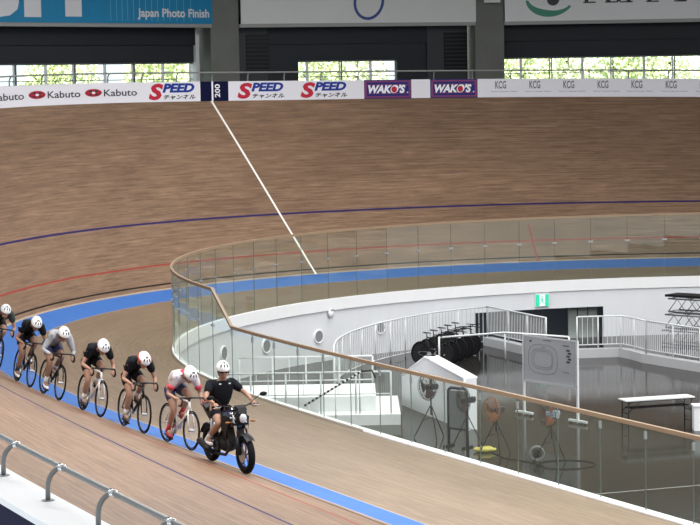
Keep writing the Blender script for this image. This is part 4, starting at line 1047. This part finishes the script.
    if c.get('glasses'):
        mb = MB()
        for sg in (1, -1): mb.ell(hd+f*.100+l*sg*.036+u*.008, (.010, .032, .020), f, l, u, 10, 6)
        mb.tube([hd+f*.105-l*.01+u*.012, hd+f*.105+l*.01+u*.012], .005, 5)
        for sg in (1, -1): mb.tube([hd+f*.095+l*sg*.066+u*.012, hd+l*sg*.085+u*.010], .004, 5)
        mb.build('sunglasses', M['black'], t)
    return t
def axes(pitch, yaw=0):
    p, y = math.radians(pitch), math.radians(yaw)
    f = Vector((math.cos(p)*math.cos(y), math.cos(p)*math.sin(y), -math.sin(p))); l = Vector((-math.sin(y), math.cos(y), 0)); return f, l, f.cross(l)
def rider_pose(pedR, pedL, low=0., head_pitch=28, head_yaw=0, hands='drops', lift=0.):
    """hands (left, right)"""
    hy = .205
    if hands == 'drops': wr = [(.86, hy, .835), (.86, -hy, .835)]; wz = .86
    else: wr = [(.90, hy, .905), (.90, -hy, .905)]
    foot = (.96, 0, -.25); up = .085
    P = dict(pel=Vector((.18, 0, 1.01+lift)), sp=Vector((.34, 0, 1.19-low*.3)), chest=Vector((.57, 0, 1.25-low)), neck=Vector((.70, 0, 1.24-low)), head=Vector((.82, 0, 1.255-low)),
        hip=[(.19, .10, .965), (.19, -.10, .965)], sh=[(.64, .172, 1.20-low), (.64, -.172, 1.20-low)], wr=wr, elhint=[(-.5, .55, -.6), (-.5, -.55, -.6)],
        ank=[pedL+Vector((-.10, -.0, .115)), pedR+Vector((-.10, 0, .115))], foot=[foot, foot], hax=axes(head_pitch, head_yaw), hup=(0, 0, 1), bar=[(0, 1, 0), (0, 1, 0)], hdir=(.9, 0, -.3))
    for i in (0, 1): P['ank'][i] = Vector(P['ank'][i]); P['ank'][i].y = (.10, -.10)[i]
    return P
W_ = M['white']; BK_ = mat('black_lycra', (.008, .009, .012), .7, spec=.15); shoeW = mat('white_shoe', (.75, .76, .78), .4); shoeK = mat('black_shoe', (.02, .02, .025), .4)
sockW = mat('white_sock', (.7, .7, .72), .8); sockK = mat('black_sock', (.03, .03, .035), .8)
REDF = mat('red_fabric', (.50, .03, .06), .7); NAVY = mat('navy_lycra', (.018, .025, .085), .65); helm = mat('white_helmet', (.80, .81, .83), .25, coat=.4)
PINKF = mat('white_pink_jersey', (.62, .56, .58), .75); GREYF = mat('grey_white_jersey', (.36, .37, .40), .75); GREENF = mat('dark_green_black_jersey', (.018, .034, .032), .65); whiteframe = mat('white_frame', (.72, .70, .70), .3, coat=.3)
ORNG = mat('red_shell', (.45, .07, .05), .35)
riders = [
 dict(s=19.35, w=.70, lean=12, crank=-70, fm=M['carbon'], lab='rider in a dark green jersey at the left edge, last in the line', bl='black track bicycle of the last rider at the left edge', c=dict(jersey=GREENF, shorts=BK_, sock=sockK, shoe=shoeW, helmet=helm), low=.03, hp=20),
 dict(s=21.55, w=.58, lean=10, crank=-95, fm=M['carbon'], lab='rider in a black jersey with dark socks, second from the left', bl='black track bicycle under the second rider from the left', c=dict(jersey=BK_, shorts=BK_, sock=sockK, shoe=shoeW, helmet=helm, skin=SKIN2, long=False), low=.02, hp=35),
 dict(s=23.5, w=.60, lean=9, crank=-60, fm=M['carbon'], lab='rider in a grey and white long sleeved jersey, third from the left', bl='black track bicycle under the rider in grey and white', c=dict(jersey=GREYF, shorts=NAVY, sock=sockW, shoe=shoeW, helmet=helm, skin=SKIN2, long=True), low=.03, hp=30),
 dict(s=25.5, w=.46, lean=7, crank=-100, fm=whiteframe, lab='rider in black with white socks on a white framed bicycle', bl='white framed track bicycle in the middle of the line', c=dict(jersey=BK_, shorts=BK_, sock=sockW, shoe=shoeK, helmet=helm), low=.02, hp=38),
 dict(s=27.3, w=.30, lean=5, crank=-85, fm=M['carbon'], lab='rider in black with a helmet striped red, third behind the motorcycle lead', bl='black track bicycle behind the rider in white and red', c=dict(jersey=BK_, shorts=BK_, sock=sockW, shoe=shoeK, helmet=helm, haccent=ORNG), low=.01, hp=38),
 dict(s=29.0, w=.10, lean=4, turn=-2.5, crank=-105, fm=whiteframe, lab='rider in white jersey with red cuffs and navy shorts behind the motorcycle', bl='white framed track bicycle directly behind the motorcycle', c=dict(jersey=PINKF, shorts=NAVY, sock=REDF, shoe=mat('red_shoe', (.45, .04, .06), .5), helmet=helm, cuff=REDF, collar=REDF), low=.02, hp=42),
]
riders[4]['lab'] = 'rider in black with a red sided white helmet, right behind the rider in white'
def machine_frame(s, wv, wheelbase, lean, turn=0):
    front = at(s, wv); s2 = s-wheelbase; w2 = wv-wheelbase*math.sin(math.radians(turn))
    for _ in range(8): s2 += (front-at(s2, w2)).length-wheelbase
    rear = at(s2, w2); X = (front-rear).normalized()
    return frame(rear+Vector((0, 0, .004)), X) @ Matrix.Rotation(math.radians(-lean), 4, 'X')
for r in riders:
    Mx = machine_frame(r['s'], r['w'], .98, r['lean'], r.get('turn', 0))
    _, pr_, pl_ = bicycle(r['bl'], r['fm'], None, Mx, r['crank'], group='track bicycles in the line')
    person(r['lab'], Mx, rider_pose(pr_, pl_, r['low'], r['hp']), r['c'])

# ================================================================== pacing motorcycle
Mm = machine_frame(32.0, .42, 1.34, 0)
mt_ = tag(empty('motorcycle', Mm), 'black naked motorcycle with blue wheel rims leading the cyclists', 'motorcycle')
blue_rim = mat('blue_rim', (.02, .05, .32), .3, coat=.4); engine = mat('engine_grey', (.022, .022, .025), .5, spec=.3); tank = mat('dark_blue_tank', (.012, .014, .035), .22, coat=.6)
for x in (0, 1.34):
    wheelR = .30; mb = MB(); mb.torus((x, 0, wheelR), wheelR-.055, .055, (1, 0, 0), (0, 0, 1), 40, 12); wo = mb.build('wheel', M['rubber'], mt_)
    mb = MB(); mb.torus((x, 0, wheelR), .195, .016, (1, 0, 0), (0, 0, 1), 36, 8)
    for k in range(5):
        a = 2*math.pi*k/5+.3; mb.tube([(x, 0, wheelR), (x+.10*math.cos(a), .01, wheelR+.10*math.sin(a)), (x+.19*math.cos(a+.12), .0, wheelR+.19*math.sin(a+.12))], .012, 6)
    mb.build('rim', blue_rim, wo)
    mb = MB(); mb.disc((x, -.06, wheelR), .12, .005, Vector((1, 0, 0)), Vector((0, 0, 1)), 24); mb.tube([(x, -.08, wheelR), (x, .08, wheelR)], .02, 8); mb.build('brake_disc', M['steel'], wo)
    if x > 0:
        mb = MB(); mb.box((x-.08, -.075, wheelR+.10), (.07, .04, .09)); mb.build('brake_caliper', M['black'], wo)
mb = MB()
for y in (-.095, .095): mb.tube([(1.34, y, .30), (1.24, y, .56)], .030, 10, 0); mb.tube([(1.24, y, .56), (1.07, y, 1.0)], .022, 10, 1)
mb.build('fork', [M['black'], M['chrome']], mt_)
mb = MB(); mb.box((1.09, 0, .97), (.12, .24, .03)); mb.box((1.17, 0, .76), (.10, .24, .035)); mb.build('fork_yoke', M['black'], mt_)
mb = MB(); rows = []
for i in range(9):
    a = math.radians(48+72*i/8); rows.append([(1.34+.335*math.cos(a), y, .30+.335*math.sin(a)+(0 if abs(y) < .05 else -.02)) for y in (-.07, -.04, 0, .04, .07)])
mb.grid(rows, smooth=True); mb.build('front_fender', M['black'], mt_)
mb = MB(); mb.ell((1.22, 0, .86), (.075, .095, .10), nu=18, nv=10); hl = mb.build('headlight', M['black'], mt_)
mb = MB(); mb.ell((1.275, 0, .855), (.035, .062, .072), nu=18, nv=10); mb.build('lens', mat('headlight_lens', (.72, .76, .80), .12, .4), hl)
mb = MB(); mb.prism([(1.19, -.09, .96), (1.27, -.07, .93), (1.27, .07, .93), (1.19, .09, .96)], (-.04, 0, .09)); mb.build('fly_screen', M['black'], mt_)
mb = MB(); mb.tube([(.98, -.36, 1.02), (1.0, -.22, 1.03), (1.06, -.10, 1.0), (1.06, .10, 1.0), (1.0, .22, 1.03), (.98, .36, 1.02)], .012, 8); hbm = mb.build('handlebar', M['black'], mt_)
for sg in (1, -1):
    mb = MB(); mb.tube([(.965, sg*.26, 1.025), (.955, sg*.39, 1.015)], .018, 8); mb.build('grip', M['rubber'], hbm)
    mb = MB(); mb.tube([(1.0, sg*.25, 1.03), (1.05, sg*.29, 1.02), (1.04, sg*.40, 1.01)], .006, 6); mb.build('lever', M['steel'], hbm)
    mb = MB(); mb.tube([(1.02, sg*.22, 1.03), (1.05, sg*.34, 1.14), (1.05, sg*.40, 1.17)], .006, 6); mb.ell((1.05, sg*.45, 1.18), (.012, .065, .035), nu=12, nv=8); mb.build('mirror', M['black'], mt_)
    mb = MB(); mb.tube([(1.16, sg*.08, .80), (1.17, sg*.20, .79)], .008, 5); mb.ell((1.17, sg*.22, .79), (.025, .04, .02), nu=8, nv=6); mb.build('indicator', mat('indicator_amber', (.25, .10, .03), .3), mt_)
mb = MB(); mb.ell((.80, 0, .80), (.27, .15, .14), (1, 0, .12), (0, 1, 0), (-.12, 0, 1), 20, 12); mb.ell((.95, 0, .76), (.15, .17, .12), nu=16, nv=8); mb.build('fuel_tank', tank, mt_)
mb = MB()
for sg in (1, -1): mb.prism([(1.12, sg*.15, .86), (.90, sg*.19, .88), (.86, sg*.18, .66), (1.02, sg*.17, .56)], (0, sg*.02, 0))
mb.build('shroud', M['black'], mt_)
mb = MB(); mb.ell((.40, 0, .80), (.24, .13, .06), nu=18, nv=8); mb.ell((.08, 0, .86), (.18, .10, .05), (1, 0, .2), (0, 1, 0), (-.2, 0, 1), 16, 8); mb.build('seat', mat('black_seat', (.010, .010, .010), .8, spec=.15), mt_)
mb = MB(); mb.prism([(.25, -.08, .78), (-.20, -.06, .90), (-.26, -.04, .93), (-.20, -.05, .82), (.20, -.09, .66)], (0, .16, 0)); mb.build('tail', M['black'], mt_)
mb = MB(); mb.ell((-.25, 0, .90), (.02, .05, .03), nu=10, nv=6); mb.build('tail_light', mat('tail_light_red', (.5, .02, .02), .3), mt_)
mb = MB(); mb.ell((.66, 0, .40), (.22, .17, .15), nu=16, nv=10); mb.box((.78, 0, .55), (.17, .22, .22), (1, 0, .3), (0, 1, 0), (-.3, 0, 1)); mb.disc((.62, -.17, .38), .10, .05, Vector((1, 0, 0)), Vector((0, 0, 1))); mb.disc((.62, .17, .38), .10, .05, Vector((1, 0, 0)), Vector((0, 0, 1)))
for k in range(5): mb.box((.80, 0, .48+.035*k), (.22, .26, .008), (1, 0, .3), (0, 1, 0), (-.3, 0, 1))
mb.build('engine', engine, mt_)
mb = MB(); mb.box((1.0, 0, .56), (.05, .26, .24), (1, 0, .3), (0, 1, 0), (-.3, 0, 1)); mb.build('radiator', M['black'], mt_)
mb = MB(); mb.tube([(.90, -.10, .50), (1.0, -.11, .36), (.86, -.13, .24), (.50, -.15, .22)], .025, 8, 0); mb.tube([(.50, -.16, .22), (.30, -.20, .26), (.02, -.22, .36)], [.03, .055, .055], 12, 1); mb.build('exhaust', [engine, M['black']], mt_)
mb = MB()
for y in (-.09, .09): mb.tube([(0, y, .30), (.48, y, .36)], .028, 8); mb.tube([(1.05, y*.6, .90), (.75, y*1.3, .62), (.48, y*1.3, .40)], .024, 8); mb.tube([(.48, y*1.3, .40), (.42, y, .72), (-.1, y*.7, .82)], .018, 8)
mb.build('frame', M['black'], mt_)
mb = MB(); mb.tube([(.20, -.06, .72), (.16, -.06, .38)], .035, 10); mb.build('shock_absorber', M['steel'], mt_)
mb = MB()
for sg in (1, -1): mb.tube([(.46, sg*.14, .34), (.48, sg*.26, .34)], .013, 6)
mb.build('foot_peg', M['steel'], mt_)
mb = MB(); rows = [[(.33*math.cos(math.radians(a)), y, .30+.33*math.sin(math.radians(a))) for y in (-.07, 0, .07)] for a in range(60, 171, 14)]; mb.grid(rows, smooth=True); mb.build('rear_fender', M['black'], mt_)
fo = (1, 0, -.12)
pose = dict(pel=Vector((.34, 0, .91)), sp=Vector((.37, 0, 1.07)), chest=Vector((.44, 0, 1.235)), neck=Vector((.48, 0, 1.385)), head=Vector((.52, 0, 1.51)),
    hip=[(.36, .10, .90), (.36, -.10, .90)], sh=[(.44, .195, 1.30), (.44, -.195, 1.30)], wr=[(.885, .33, 1.065), (.885, -.31, 1.065)], elhint=[(-.3, .8, -.5), (-.3, -.8, -.5)],
    ank=[Vector((.42, .22, .45)), Vector((.42, -.24, .45))], foot=[fo, fo], hax=axes(8, -12), hup=(0, 0, 1), bar=[(0, 1, 0), (0, 1, 0)], hdir=(1, 0, -.35), kneehint=(1, 0, .25), sleeve=.7, waist=.172)
person('motorcycle rider in a black short sleeved shirt, sunglasses and white vented helmet', Mm, pose, dict(jersey=mat('black_shirt', (.009, .010, .014), .8, spec=.12), shorts=mat('black_shorts', (.009, .009, .012), .8, spec=.12), sock=sockW, shoe=shoeW, helmet=helm, glasses=True, chest_print=M['text_white']))
